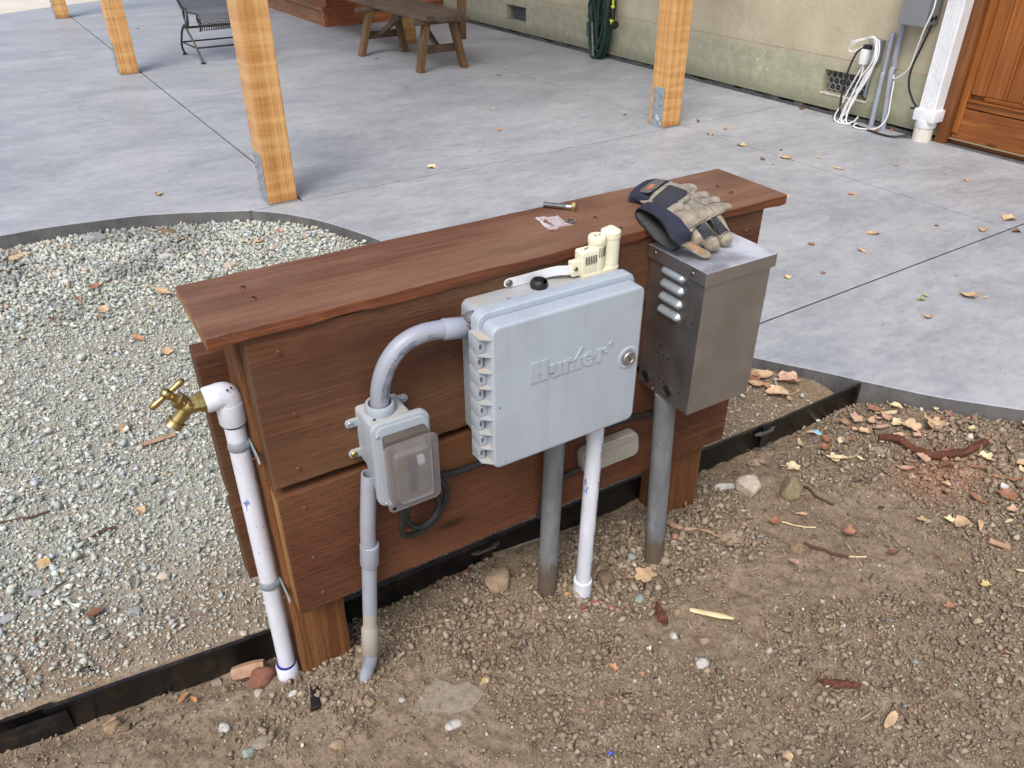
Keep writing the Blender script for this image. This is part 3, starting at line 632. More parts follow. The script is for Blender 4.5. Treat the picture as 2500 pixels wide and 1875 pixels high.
hpart('threshold', XH-.02, XH+.09, .262, 1.19, .03, .054, MT['kerb'], None, .004)
# roof over the patio, above the picture: shades the slab under it
roof = thing('patio_roof', 'timber patio roof carried by the fir posts, above the picture', 'patio roof', pf(2.2, 5, 3.1))
me_ = None
for k in range(32):
    y_ = 1.98+k*.22
    if me_ is None: o_ = obj('slat', B(.45, 3.79, 1.98, 2.13, 3.26, 3.285, pf), MT['door'], roof); me_ = o_
    else: c_ = me_.copy(); COL.objects.link(c_); c_.location = Vector(me_.location)+Vector(pf(0, k*.22, 0))
for y_ in (2.22, 5.19, 8.17): obj('beam', B(.5, 3.78, y_-.04, y_+.04, 3.1, 3.258, pf), MT['post'], roof)
# ------------------------------------------------------------ low plank wall
T = .701
wall = thing('plank_wall', 'low stained redwood plank wall carrying the boxes, with a wide cap board', 'plank wall', (.45, .045, -.02))
def plank(name, x0, x1, y0, y1, z0, z1, mat, axis=0, n=60, jit=.0012, bev=.0025, seed=0, parent=wall, chips=()):
    """board with slightly uneven edges"""
    rs = random.Random(seed); bm = NB(); cols = []
    L0, L1 = ((x0, x1), (y0, y1), (z0, z1))[axis]
    for i in range(n+1):
        t = L0+(L1-L0)*i/n; w1 = jit*(vn(t, 0., .08, seed)+vn(t, 0., .02, seed+2)*.7)*2; w2 = jit*(vn(t, 0., .08, seed+4)+vn(t, 0., .02, seed+6)*.7)*2
        ch = sum(d*max(0, 1-abs(t-c)/h) for c, h, d in chips)
        if axis == 0: sec = [(t, y0+float(w1)*.5, z0+float(w2)), (t, y1+float(w2)*.5, z0+float(w2)), (t, y1+float(w1)*.5, z1), (t, y0+float(w1)+ch, z1)]
        else: sec = [(x0+float(w1), y0, t), (x1+float(w2), y0, t), (x1+float(w2), y1, t), (x0+float(w1), y1, t)]
        cols.append([bm.verts.new(q) for q in sec])
    for A, C in zip(cols, cols[1:]):
        for k in range(4): bm.faces.new((A[k], C[k], C[(k+1) % 4], A[(k+1) % 4]))
    f0 = bm.faces.new(cols[0]); f1 = bm.faces.new(cols[-1][::-1]); f0.material_index = f1.material_index = 1 if isinstance(mat, list) else 0
    return obj(name, bm, mat, parent, bevel=bev, seg=2, ang=50)
cap = plank('cap_board', -.0345, .9555, -.0432, .129, T-.0167, T, [MT['cap'], MT['plank_end']], seed=3, jit=.0022, chips=((.10, .02, .004), (.16, .03, .0035), (.35, .05, .003), (.52, .03, .003), (.0, .012, .004)))
pu = plank('plank', .0095, .906, -.0382, -.0003, .4425, T-.0175, [MT['plank'], MT['plank_endgrain']], seed=11, jit=.0016)
pl = plank('plank', .0095, .904, -.0385, -.0003, .1898, .4262, [MT['plank_low'], MT['plank_end']], seed=23, jit=.0016)
plank('plank', -.0365, .93, .0893, .127, .362, T-.09, [MT['plank'], MT['plank_endgrain']], seed=31); plank('plank', -.0365, .93, .0893, .127, .179, .3345, [MT['plank'], MT['plank_endgrain']], seed=37)
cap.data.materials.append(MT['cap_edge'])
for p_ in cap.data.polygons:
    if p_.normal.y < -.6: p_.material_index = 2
for x in (.002, .808): plank('post', x, x+.0885, .0003, .089, -.25, T-.018, MT['lowpost'], 2, 40, .0012, .006, seed=41+int(x*10))
for s_ in ((.043, .074), (.046, .035), (.878, .05), (.875, .013), (.607, -.019), (.60, .038)):
    screw_head('screw', (s_[0], s_[1], T+.0002), (0, 0, 1), .0042, MT['rust'], cap)
    bm = NB(); lathe(bm, [(.0022, 0), (.0022, .0006)], (s_[0], s_[1], T+.0022), (0, 0, 1), 10); obj('screw_recess', bm, MT['dark'], cap)
for q in ((.049, .655), (.056, .556), (.047, .467), (.872, .650)): screw_head('screw', (q[0], -.0384, q[1]), (0, -1, .1), .0036, MT['rust'], pu)
for q in ((.046, .395), (.045, .296), (.05, .218), (.895, .242), (.805, .27), (.80, .36)): screw_head('screw', (q[0], -.0387, q[1]), (0, -1, .1), .0036, MT['rust'], pl)

# ------------------------------------------------------------ irrigation controller
YF = -.0385
ctl = thing('irrigation_controller', 'light grey plastic controller box with embossed lettering and a round lock', 'controller box', (.43, -.09, .55))
def rprism(poly, y0, y1): return prism(NB(), poly, y0, y1, XZ)
obj('body', rprism(rrect(.311, .556, .441, .663, .012), YF, -.1005), MT['grey'], ctl, True, .003)
lid = obj('door', rprism(rrect(.297, .5535, .4375, .672, .013, 6), -.1225, -.152), MT['greylid'], ctl, True, .0052, 4)
obj('flange', rprism(rrect(.2925, .5585, .4385, .680, .016, 6), -.101, -.1215), MT['greylid'], ctl, True, .004, 3)
# hinge: knuckle column with webs
zt, zb = .654, .449; n = 8
for i in range(n):
    z1 = zt-(zt-zb)*i/n; z0 = zt-(zt-zb)*(i+1)/n; odd = i % 2
    bm = B(.2835, .2975-(.003 if odd else 0), -.137 if not odd else -.133, -.110, z0+.0012, z1-.0012)
    k = obj('hinge_knuckle', bm, MT['grey'], lid, True, .003, 2)
    obj('slot', B(.2831, .2836, -.1275, -.1215, (z0+z1)/2-.005, (z0+z1)/2+.006), MT['dark'], k) if False else None
    bm = B(.2858, .2892, -.1376 if not odd else -.1336, -.1368 if not odd else -.1328, (z0+z1)/2-.0035, (z0+z1)/2+.0035); obj('hinge_slot', bm, MT['sealant'], lid)
for i in range(n+1):
    z = zt-(zt-zb)*i/n; bm = prism(NB(), [(.2838, -.112), (.2838, -.139), (.2965, -.1505), (.2985, -.1505), (.2985, -.112)], z-.0009, z+.0009, lambda u, v, w_: (u, v, w_)); obj('hinge_rib', bm, MT['grey'], lid)
# embossed lettering, drawn as proud slabs
bm = NB(); E0, E1 = -.1515, -.1538
def let(P): prism(bm, P, E0, E1, XZ)
def ring(cx, cz, ro, ri, a0, a1, n=14, sx=1.):
    P = [(cx+ro*sx*math.cos(R(a0+(a1-a0)*k/n)), cz+ro*math.sin(R(a0+(a1-a0)*k/n))) for k in range(n+1)]+[(cx+ri*sx*math.cos(R(a1+(a0-a1)*k/n)), cz+ri*math.sin(R(a1+(a0-a1)*k/n))) for k in range(n+1)]; let(P)
def rc(x0, x1, z0, z1): let([(x0, z0), (x1, z0), (x1, z1), (x0, z1)])
zb0 = .5675
rc(.358, .3705, zb0, .6005); rc(.3735, .386, zb0, .6005); rc(.3704, .3736, .5800, .5880); rc(.3974, .4006, zb0, .5725); rc(.4204, .4226, .5835, .5880)
rc(.3885, .3975, zb0+.006, .588); rc(.4005, .4095, zb0, .588); ring(.397, zb0+.0075, .0085, .001, 180, 275, 8)
rc(.4115, .4205, zb0, .588); rc(.4225, .4315, zb0, .583); ring(.4225, .5815, .009, .0005, 5, 92, 8)
rc(.4345, .4425, zb0, .586); let([(.431, .5835), (.434, .5855), (.4465, .602), (.4432, .602)]); rc(.4445, .4475, .583, .5865)
ring(.4575, .5785, .0115, .0045, 40, 322, 18); rc(.4535, .468, .5765, .5795); ring(.4575, .5785, .0114, .0062, 2, 38, 5)
rc(.4705, .4795, zb0, .5885); rc(.4795, .484, .5845, .5885); ring(.4875, .5835, .0042, .0026, 0, 359, 16)
ring(.4965, .5925, .0030, .0019, 0, 359, 14); ring(.4965, .5925, .001, .0003, 0, 359, 8)
obj('lettering', bm, MT['greylid'], lid, False, .0003, 1)
lk = Vector((.5315, -.152, .5575))
bm = NB(); lathe(bm, [(.0195, -.001), (.0195, .0004), (.0165, .0016), (.0135, .0008), (.0125, -.0012)], lk, (0, -1, 0), 28); obj('lock_rim', bm, MT['greylid'], lid, True)
bm = NB(); lathe(bm, [(.0118, 0), (.0118, .0042), (.0105, .0056), (.0068, .0056), (.0064, .0048), (.0001, .0048)], lk, (0, -1, 0), 24); lo = obj('lock', bm, MT['steel'], lid, True)
obj('key_slot', B(lk.x-.0008, lk.x+.0008, lk.y-.0053, lk.y-.0045, lk.z-.004, lk.z+.003), MT['dark'], lid)
bm = NB(); lathe(bm, [(.0125, 0), (.0135, .004), (.0125, .009), (.010, .0122), (.0072, .0125), (.0070, .004)], (.428, -.062, .663), (0, 0, 1), 20)
bmesh.ops.delete(bm, geom=[v for v in bm.verts if v.co.y < -.067 and v.co.z > .6725 and abs(v.co.x-.432) < .0045], context='VERTS')
tag(obj('rubber_plug', bm, MT['black'], None, True), 'round black rubber plug sitting on the grey controller box', 'plug')
bm = NB(); lathe(bm, [(.0001, 0), (.0035, .0004), (.003, .002), (.0001, .003)], (.369, -.076, .6632), (0, 0, 1), 8); tag(obj('pebble_bit', bm, MT['conduit_old'], None, True), 'tiny dark grit crumb on top of the controller box', 'grit')
bm = NB(); tube(bm, [(.3065, -.1526, .546), (.3085, -.1526, .5432)], .0005, 5); obj('scratch_mark', bm, MT['dark'], lid)

# ------------------------------------------------------------ lighting transformer
trf = thing('lighting_transformer', 'stainless steel transformer box with louvred side and overhanging lid', 'metal box', (.727, -.105, .545))
tb = obj('body', B(.657, .7945, -.1675, YF, .4145, .662), MT['steel'], trf, bevel=.0016)
ld = obj('lid', B(.6515, .799, -.1725, YF, .6515, .6738), MT['steel_sky_tint'], trf, bevel=.0015, seg=3)
ld.data.materials.append(MT['steel'])
for p_ in ld.data.polygons: p_.material_index = 0 if p_.normal.z > .6 else 1  # upward faces take the steel with the sky's brightness in its colour
for z in (.641, .6185, .5955, .573):
    bm = NB(); rs_ = []
    for i in range(15):
        t = i/14; yy_ = -.0715-.053*t; e = math.sqrt(max(0, 1-(2*t-1)**8)); hh = .0088*max(e, .02); rs_.append([bm.verts.new((.657-.0088*math.sin(PI*k/8)*e*(1 if k < 9 else 0), yy_, z+.001+hh*(1-2*k/8))) for k in range(9)])
    for A, C in zip(rs_, rs_[1:]):
        for k in range(8): bm.faces.new((A[k], A[k+1], C[k+1], C[k]))
    obj('louvre', bm, MT['galv'], trf, True, ang=70)
for q in ((-.060, .434), (-.116, .435)):
    bm = NB(); lathe(bm, [(.0105, -.001), (.0105, .0018), (.009, .003), (.0082, .0018), (.0001, .0014)], (.657, q[0], q[1]), (-1, 0, 0), 22); obj('knockout_plug', bm, MT['black'], trf, True)
for q in ((-.094, .448), (-.105, .448), (-.143, .445), (-.087, .508), (-.083, .494), (-.096, .494), (-.108, .493), (-.149, .579)):
    bm = NB(); lathe(bm, [(.0019, -.001), (.0019, .0004)], (.657, q[0], q[1]), (-1, 0, 0), 10); obj('hole', bm, MT['dark'], trf)
for q in ((-.056, .664), (-.143, .6625)): screw_head('screw', (.6514, q[0], q[1]), (-1, 0, 0), .0035, MT['screw'], ld)
screw_head('screw', (.6568, -.078, .4185), (-1, 0, 0), .003, MT['screw'], tb)
obj('seam_flap', B(.6561, .6568, -.1672, -.1515, .425, .650), MT['steel'], trf, bevel=.0003)

# ------------------------------------------------------------ rain sensor on its bracket
sen = thing('rain_sensor', 'cream plastic rain sensor with two round towers on a white strap bracket', 'rain sensor', (.53, -.062, .66))
SY = -.062
strip = spline([(.381, -.0415, .671), (.41, -.0425, .671), (.44, -.0445, .6725), (.462, -.0535, .677), (.478, SY, .678), (.49, SY, .678)], 5)
bm = NB(); rg = []
for i, q in enumerate(strip):
    hh = .0072*math.sqrt(max(.12, 1-max(0, (.390-q.x)/.010)**2)); rg.append([bm.verts.new(v) for v in ((q.x, q.y, q.z-hh), (q.x, q.y, q.z+hh), (q.x, q.y-.0016, q.z+hh), (q.x, q.y-.0016, q.z-hh))])
for A, C in zip(rg, rg[1:]):
    for k in range(4): bm.faces.new((A[k], A[(k+1) % 4], C[(k+1) % 4], C[k]))
bm.faces.new(rg[0]); bm.faces.new(rg[-1][::-1]); br = obj('bracket', bm, MT['gutter'], sen)
bm = NB(); lathe(bm, [(.0055, 0), (.0055, .0012), (.004, .0026), (.0001, .0026)], (.3885, -.0435, .671), (0, -1, 0), 14); obj('washer_screw', bm, MT['screw'], br, True)
obj('clamp', rprism(rrect(.4825, .4975, .667, .690, .002), SY+.006, SY-.006), MT['cream'], sen, True, .001); screw_head('screw', (.489, SY-.0062, .679), (0, -1, 0), .0035, MT['screw'], sen)
blk = obj('housing', rprism(rrect(.4975, .529, .6625, .7035, .004), SY+.0115, SY-.0105), MT['cream'], sen, True, .0025)
obj('housing_foot', rprism(rrect(.4985, .555, .6605, .668, .002), SY+.0118, SY-.0122), MT['cream'], sen, True, .001)
for i in range(7): obj('slot', B(.5025+i*.0031, .5037+i*.0031, SY-.0116, SY-.0112, .6835, .6965), MT['dark'], sen)
bm = NB(); lathe(bm, [(.0128, 0), (.0128, .049), (.0136, .0495), (.0139, .052), (.0139, .058), (.0125, .0602), (.0001, .0602)], (.530, SY+.001, .661), (0, 0, 1), 26); twr = obj('short_tower', bm, MT['cream'], sen, True)
bm = NB(); lathe(bm, [(.0152, 0), (.0152, .008), (.0144, .0085), (.0144, .0525), (.0154, .0535), (.0154, .0622), (.0142, .0636), (.0095, .0660), (.0045, .0692), (.002, .0700), (.0001, .0701)], (.5565, SY+.003, .660), (0, 0, 1), 28); obj('tall_tower', bm, MT['cream'], sen, True)
for i in range(5):
    a = R(-104+i*15); bm = NB(); c_ = (.530+.0131*math.cos(a), SY+.001+.0131*math.sin(a)); tube(bm, [(c_[0], c_[1], .6905), (c_[0], c_[1], .7055)], .00055, 4); obj('slot', bm, MT['dark'], twr)
for dx in (-.003, .004): obj('cap_slot', B(.530+dx-.0011, .530+dx+.0011, SY-.001, SY+.003, .7211, .7215), MT['conduit_old'], twr)
bm = NB(); tube(bm, [(.507, SY, .7037), (.5155, SY+.003, .7038)], .001, 4); obj('slot', bm, MT['dark'], blk)

# ------------------------------------------------------------ weatherproof outlet box
ob = thing('outlet_box', 'grey weatherproof outlet box with a clear hinged cover, fixed to the planks', 'outlet box', (.175, -.08, .47))
bm = NB(); sec = []
prof = [(YF, .541, .449), (-.060, .541, .449), (-.095, .541, .405)]
for yy_, z1, z0 in prof: sec.append([bm.verts.new((a, yy_, b)) for a, b in rrect(.1385, .2015, z0, z1, .005, 3)])
for A, C in zip(sec, sec[1:]):
    for k in range(len(A)): bm.faces.new((A[k], A[(k+1) % len(A)], C[(k+1) % len(A)], C[k]))
bm.faces.new(sec[0]); bm.faces.new(sec[-1]); obj('box', bm, MT['grey'], ob, True, .0012)
obj('cover_frame', rprism(rrect(.1345, .2215, .4045, .5475, .014, 6), -.0955, -.1065), MT['grey'], ob, True, .0028)
obj('cover_frame', rprism(rrect(.139, .217, .407, .5435, .012, 6), -.1068, -.1115), MT['grey'], ob, True, .0015)
obj('gasket', rprism(rrect(.147, .210, .421, .531, .003, 3), -.1118, -.128), MT['gasket'], ob, True, .001)
obj('receptacle', rprism(rrect(.156, .203, .432, .521, .004, 3), -.1282, -.130), MT['conduit_old'], ob, True, .001)
obj('socket', rprism(rrect(.162, .197, .440, .474, .008, 4), -.1302, -.1325), MT['gasket'], ob, True, .001)
obj('socket', rprism(rrect(.162, .197, .480, .514, .008, 4), -.1302, -.1325), MT['conduit_old'], ob, True, .001)
obj('plug', rprism(rrect(.172, .182, .440, .50, .004, 4), -.1326, -.1385), MT['black'], ob, True, .002)
obj('plug', rprism(rrect(.186, .197, .482, .498, .003, 4), -.1326, -.136), MT['grey'], ob, True, .002)
bm = NB(); A0 = rrect(.1355, .2160, .4205, .5335, .010, 6); lay = [(A0, -.1395), (A0, -.1415), (rrect(.1485, .2035, .4345, .5205, .006, 6), -.1425), (rrect(.1505, .2015, .4365, .5185, .006, 6), -.1505)]
rr_ = [[bm.verts.new((a, yy_, b)) for a, b in P] for P, yy_ in lay]
for A, C in zip(rr_, rr_[1:]):
    for k in range(len(A)): bm.faces.new((A[k], A[(k+1) % len(A)], C[(k+1) % len(A)], C[k]))
bm.faces.new(rr_[-1]); inn = [(P, yy_+.0016) for P, yy_ in lay[1:]]
cv = obj('clear_cover', bm, MT['clear'], ob, True)
bm = NB(); lathe(bm, [(.003, 0), (.003, .001)], (.1435, -.1417, .4275), (0, -1, 0), 12); obj('cover_hole', bm, MT['dark'], ob)
for q in ((.1415, .5315), (.1445, .413)): screw_head('cover_screw', (q[0], -.1116, q[1]), (0, -1, 0), .003, MT['galv'], ob)
for q, m in (((.1275, .5165), 'galv'), ((.1275, .4635), 'brass'), ((.2105, .531), 'galv')):
    s_ = 1 if q[0] < .17 else -1
    er = obj('ear', rprism(rrect(min(q[0]-.007*s_, q[0]+.016*s_), max(q[0]-.007*s_, q[0]+.016*s_), q[1]-.0065, q[1]+.0065, .0062, 5), YF, YF-.005), MT['grey'], ob, True, .001); screw_head('screw', (q[0], YF-.0052, q[1]), (0, -1, 0), .0052, MT[m], er)
bm = NB(); lathe(bm, [(.0205, 0), (.0212, .012), (.0198, .0145), (.0162, .0145), (.0158, .004)], (.1655, -.0665, .540), (0, 0, 1), 28); obj('hub', bm, MT['grey'], ob, True)
for q in ((.150, -.062), (.149, -.084), (.186, -.094)):
    bm = NB(); lathe(bm, [(.0001, .0003), (.0028, .0005), (.0026, .0009), (.0001, .001)], (q[0], q[1], .541), (0, 0, 1), 8); obj('rust_spot', bm, MT['rust'], ob)

# ------------------------------------------------------------ bent conduit from outlet box to controller
CY = -.0695
P = spline([(.1655, -.0665, .545), (.1655, CY, .565), (.169, CY-.002, .588), (.180, CY-.004, .616), (.201, CY-.005, .638), (.228, CY-.006, .6475), (.257, CY-.006, .6465), (.2755, CY-.006, .6425)], 7)
el = thing('conduit_bend', 'bent light grey conduit joining the outlet box to the controller box', 'conduit', (.1655, -.0665, .545))
bm = NB(); tube(bm, P, .0132, 20); obj('pipe', bm, MT['conduit'], el, True)
e0, e1 = Vector((.262, CY-.006, .6455)), Vector((.3115, CY-.004, .6355))
bm = NB(); tube(bm, [e0, e0.lerp(e1, .06), e0.lerp(e1, .8), e0.lerp(e1, .84)], [.0137, .0152, .0152, .0138], 20); obj('bell_end', bm, MT['conduit'], el, True)
bm = NB(); tube(bm, spline([e0.lerp(e1, .78), e0.lerp(e1, .9)+Vector((0, 0, .004)), e1+Vector((.006, .004, .008))], 4), [.0155, .0172, .0155, .0175, .014, .0165, .015, .016, .012], 12); obj('sealant', bm, MT['sealant'], el, True)
bm = NB(); lathe(bm, [(.0001, 0), (.009, .002), (.011, .008), (.008, .016), (.0001, .019)], (.3115, -.076, .648), (-.6, -.4, .6), 10); obj('sealant', bm, MT['sealant'], el, True)
# bar codes and print along the lower right side of the bend
PP, FF = frames(P); Ls = [0]
for a, b in zip(PP, PP[1:]): Ls.append(Ls[-1]+(b-a).length)
def on_bend(s_, u, off=.00025):
    i = max(0, min(len(Ls)-2, int(np.searchsorted(Ls, s_))-1)); t = (s_-Ls[i])/max(1e-9, Ls[i+1]-Ls[i]); c = PP[i].lerp(PP[i+1], t); tg = (PP[i+1]-PP[i]).normalized()
    inner = Vector((0, 1, 0)).cross(tg); inner = inner.normalized(); inner = inner if inner.z < 0 or inner.x > 0 else -inner
    front = Vector((0, -1, 0)); a = u/.0132; return c+(inner*math.cos(a)+front*math.sin(a))*(.0132+off)
bm = NB(); rs_ = random.Random(4)
for s0, s1 in ((.022, .048), (.098, .120)):
    s_ = s0
    while s_ < s1:
        wd = rs_.choice((.0004, .0004, .0008, .0012)); bm.faces.new([bm.verts.new(on_bend(*q)) for q in ((s_, .0140), (s_+wd, .0140), (s_+wd, .0200), (s_, .0200))]); s_ += wd+rs_.choice((.0004, .0006, .001))
obj('bar_code', bm, MT['ink'], el)
bm = NB()
def bend_text(body, s0, u0, size): add_text(bm, lambda x, y_, z: on_bend(s0+x, u0-y_, .0003), body, size, 0)
bend_text('0 33737 00225 8 1', .036, .0228, .0042); bend_text('PVC CONDUIT 3/4 90 WIRE', .073, .0215, .0042); bend_text('0 33737 02258 0', .110, .0228, .0042); bend_text('SUN-RES', .070, .0165, .0036)
bend_text('05 11 17', .148, .0215, .004); bend_text('VJ-PRO', .147, .0165, .005)
obj('print', bm, MT['ink'], el)

# ------------------------------------------------------------ pipes rising from the soil
def pipe_thing(name, label, cat, base): return thing(name, label, cat, base)
gr = pipe_thing('conduit_riser', 'light grey open topped conduit under the outlet box with a bent foot', 'conduit', (.095, -.055, 0))
t0, t1 = Vector((.1385, -.0655, .4385)), Vector((.1125, -.062, .16)); axs = (t0-t1).normalized()
top = [t0, t0.lerp(t1, .35)+Vector((-.0035, -.002, 0)), t0.lerp(t1, .6)+Vector((-.001, 0, 0)), t1]
bm = NB(); tube(bm, spline(top, 5), .0118, 20, False); tube(bm, [t0, t0-axs*.09], .0096, 16, False)
n_, b_ = frames([t0, t1])[1][0][1:]; o_ = [bm.verts.new(t0+(n_*math.cos(2*PI*k/20)+b_*math.sin(2*PI*k/20))*.0118) for k in range(20)]; i_ = [bm.verts.new(t0+(n_*math.cos(2*PI*k/20)+b_*math.sin(2*PI*k/20))*.0094) for k in range(20)]
for k in range(20): bm.faces.new((o_[k], o_[(k+1) % 20], i_[(k+1) % 20], i_[k]))
obj('pipe', bm, MT['conduit'], gr, True)
cz = lambda z: t1+(t0-t1)*((z-.16)/(.4385-.16))
bm = NB(); tube(bm, [cz(.262), cz(.266), cz(.304), cz(.306)], [.0132, .0148, .0148, .0130], 22); obj('coupling', bm, MT['conduit'], gr, True)
bm = NB(); tube(bm, [cz(.265), cz(.2), cz(.13), cz(.128), cz(.122), cz(.07), cz(.066)], [.0114, .0114, .0114, .0118, .0142, .0145, .0125], 20); obj('lower_pipe', bm, MT['dustpvc'], gr, True)
bm = NB(); q_ = cz(.07); tube(bm, spline([q_, q_+Vector((-.001, 0, -.022)), q_+Vector((-.006, .004, -.045)), q_+Vector((-.020, .003, -.078))], 5), .0112, 18); obj('foot_bend', bm, MT['conduit'], gr, True)
hb = pipe_thing('hose_bib_pipe', 'white PVC standpipe with a brass garden tap, strapped to the left post', 'standpipe', (-.017, .025, 0))
hx, hy = -.0165, .024
bm = NB(); tube(bm, [(hx-.003, hy, -.05), (hx, hy, .25), (hx+.002, hy, .55)], .0142, 24); obj('pipe', bm, MT['pvc'], hb, True)
bm = NB(); tube(bm, [(hx-.004, hy, -.05), (hx-.0035, hy, .022), (hx-.0035, hy, .026)], [.0185, .0185, .0165], 24); obj('coupling', bm, MT['pvc'], hb, True)
bm = NB(); tube(bm, [(hx-.0035, hy, .022), (hx-.0035, hy, .0295)], [.0172, .0158], 24); obj('primer_ring', bm, MT['primer'], hb, True)
bm = NB(); tube(bm, [(hx+.002, hy, .5285), (hx+.002, hy, .5335)], [.0146, .0166], 24); obj('primer_ring', bm, MT['primer'], hb, True)
ec = Vector((hx+.002, hy, .5775)); bm = NB(); tube(bm, [(ec.x, hy, .5325), (ec.x, hy, .535), (ec.x, hy, .566)], [.0172, .0186, .0186], 26)
tube(bm, spline([(ec.x, hy, .562), (ec.x-.0008, hy, .572), (ec.x-.005, hy, .5785), (ec.x-.014, hy, .5795)], 6), .0181, 26)
tube(bm, [(ec.x-.010, hy, .5795), (ec.x-.028, hy, .5782), (ec.x-.030, hy, .5781)], [.0178, .0178, .0165], 26); obj('elbow', bm, MT['pvc'], hb, True, ang=50)
for a in (-.002, .001): bm = NB(); lathe(bm, [(.0016, 0), (.0016, .001)], (ec.x+.003+a*2, hy-.0125+a, .593), (.1, -.6, .75), 8); obj('pin_hole', bm, MT['dark'], hb)
# brass tap
D0 = Vector((ec.x-.029, hy, .5780)); tx = Vector((-1, 0, -.03)).normalized(); dn = Vector((-.72, 0, -.69)).normalized(); up = Vector((-.62, -.05, .78)).normalized()
fa = obj('tap', tube(NB(), [D0, D0+tx*.004, D0+tx*.0045, D0+tx*.009, D0+tx*.0095, D0+tx*.016, D0+tx*.021], [.0128, .0128, .0142, .0142, .0118, .0112, .0105], 8), MT['brass'], hb, True, ang=25)
c0 = D0+tx*.022
bm = NB(); lathe(bm, [(.0001, -.012), (.0085, -.009), (.0118, -.003), (.0118, .003), (.0085, .009), (.0001, .012)], c0, dn, 18); obj('tap_body', bm, MT['brass'], hb, True, ang=60)
bm = NB(); tube(bm, [c0+dn*.004, c0+dn*.012, c0+dn*.024, c0+dn*.0245, c0+dn*.027, c0+dn*.0275, c0+dn*.030, c0+dn*.0305, c0+dn*.034, c0+dn*.0345], [.0102, .0092, .0096, .0118, .0118, .0110, .0120, .0112, .0122, .0095], 20); obj('spout', bm, MT['brass'], hb, True, ang=25)
bm = NB(); lathe(bm, [(.0080, 0), (.0088, .006), (.0105, .0065), (.0115, .008), (.0115, .016), (.010, .018), (.0055, .0185), (.0050, .027)], c0+up*.003, up, 6); obj('bonnet', bm, MT['brass'], hb, False)
hc = c0+up*.034; hd = Vector((.86, .12, .46)).normalized()
bm = NB(); lathe(bm, [(.0001, -.0085), (.0055, -.007), (.0078, 0), (.0055, .007), (.0001, .0085)], hc, up, 16)
for s_ in (-1, 1): tube(bm, [hc+hd*s_*q for q in (.003, .009, .018, .025, .0275)], [.0034, .0036, .0048, .0046, .002], 12)
obj('tap_handle', bm, MT['brass'], hb, True, ang=60)
bm = NB(); V = Vector((0, -1, 0)); add_text(bm, lambda x, y_, z: tuple(c0+Vector((.002, -.0117, .008))+Vector((.55, 0, -.45))*x+Vector((.5, 0, .7))*y_+V*(z+.0005)), 'M24', .008, .0005); obj('cast_mark', bm, MT['brass'], hb)
for z in (.497, .223):
    bm = NB(); cx = hx+(z-.25)*.006; pts = []
    for k in range(11): a = R(200+k*16); pts.append((cx+.0152*math.cos(a), hy+.0152*math.sin(a), z))
    pts += [(cx+.0165, hy-.006, z-.002), (.0005, hy-.012, z-.006), (.0012, hy-.02, z-.012)] if False else [(cx+.0155, hy-.003, z-.001), (.0004, hy-.012, z-.003), (.0006, hy-.026, z-.006), (.0006, hy-.044, z-.011), (.0006, hy-.049, z-.013)]
    rg = []
    for i, q in enumerate(pts):
        c_ = Vector(q); n2 = (Vector((c_.x-cx, c_.y-hy, 0))).normalized() if i < 11 else Vector((-1, -.25, 0)); hh = .0078 if i < len(pts)-1 else .003
        rg.append([bm.verts.new(v) for v in (c_+Vector((0, 0, hh)), c_+Vector((0, 0, hh*.45))+n2*.0018, c_-Vector((0, 0, hh*.45))+n2*.0018, c_-Vector((0, 0, hh)))])
    for A, C in zip(rg, rg[1:]):
        for k in range(3): bm.faces.new((A[k], A[k+1], C[k+1], C[k]))
    st = obj('strap', bm, MT['galv'], hb, True); screw_head('screw', (-.0014, hy-.036, z-.009), (-1, -.3, 0), .0038, MT['rust'], st)
    bm = NB(); tube(bm, [(-.001, hy-.036, z-.009), (-.007, hy-.037, z-.0088)], .0012, 6); obj('screw_shank', bm, MT['rust'], st)
def dark_pipe(label, a, b, rad):
    o = pipe_thing('conduit_pipe', label, 'conduit', (b[0], b[1], 0)); o['group'] = 'weathered grey conduits rising from the dirt'
    bm = NB(); tube(bm, spline([a, Vector(a).lerp(Vector(b), .5), b], 4), rad, 24); obj('pipe', bm, MT['conduit_old'], o, True); return o
dark_pipe('weathered grey conduit nearer the outlet box, running up under the controller box', (.4665, -.0635, .4425), (.4675, -.051, -.07), .0178)
dark_pipe('weathered grey conduit running up into the steel transformer box', (.6735, -.0955, .4142), (.706, -.0915, -.07), .0192)
wp_ = pipe_thing('white_pipe', 'straight white PVC pipe under the controller box with printed black text', 'pipe', (.521, -.094, 0))
wa, wb = Vector((.5235, -.0985, .4365)), Vector((.5205, -.0945, -.06))
bm = NB(); tube(bm, [wa, wb], .0141, 26); obj('pipe', bm, MT['pvc'], wp_, True)
bm = NB(); tube(bm, [(.5205, -.0945, -.06), (.5207, -.0945, .040), (.5207, -.0945, .0415)], [.0178, .0178, .0165], 26); obj('coupling', bm, MT['pvc'], wp_, True)
bm = NB()
def on_pipe(x, y_, z):       # text runs down the pipe on its right flank
    t = wa.lerp(wb, x/.4965); a = R(-64)+y_/.0141; return (t.x+(.0142+z)*math.cos(a), t.y+(.0142+z)*math.sin(a), t.z)
for s_, x in (('NSF 8221 -', .085), ('= = T .88 6', .145), ('PVC 1120 SCH 40', .215), ('CONRCE 480 PSI', .29), ('ASTM D-1785', .36)): add_text(bm, lambda a, b_, c_: on_pipe(x+a, b_, .0002), s_, .0082 if x < .2 else .0062, 0)
obj('print', bm, MT['ink'], wp_)
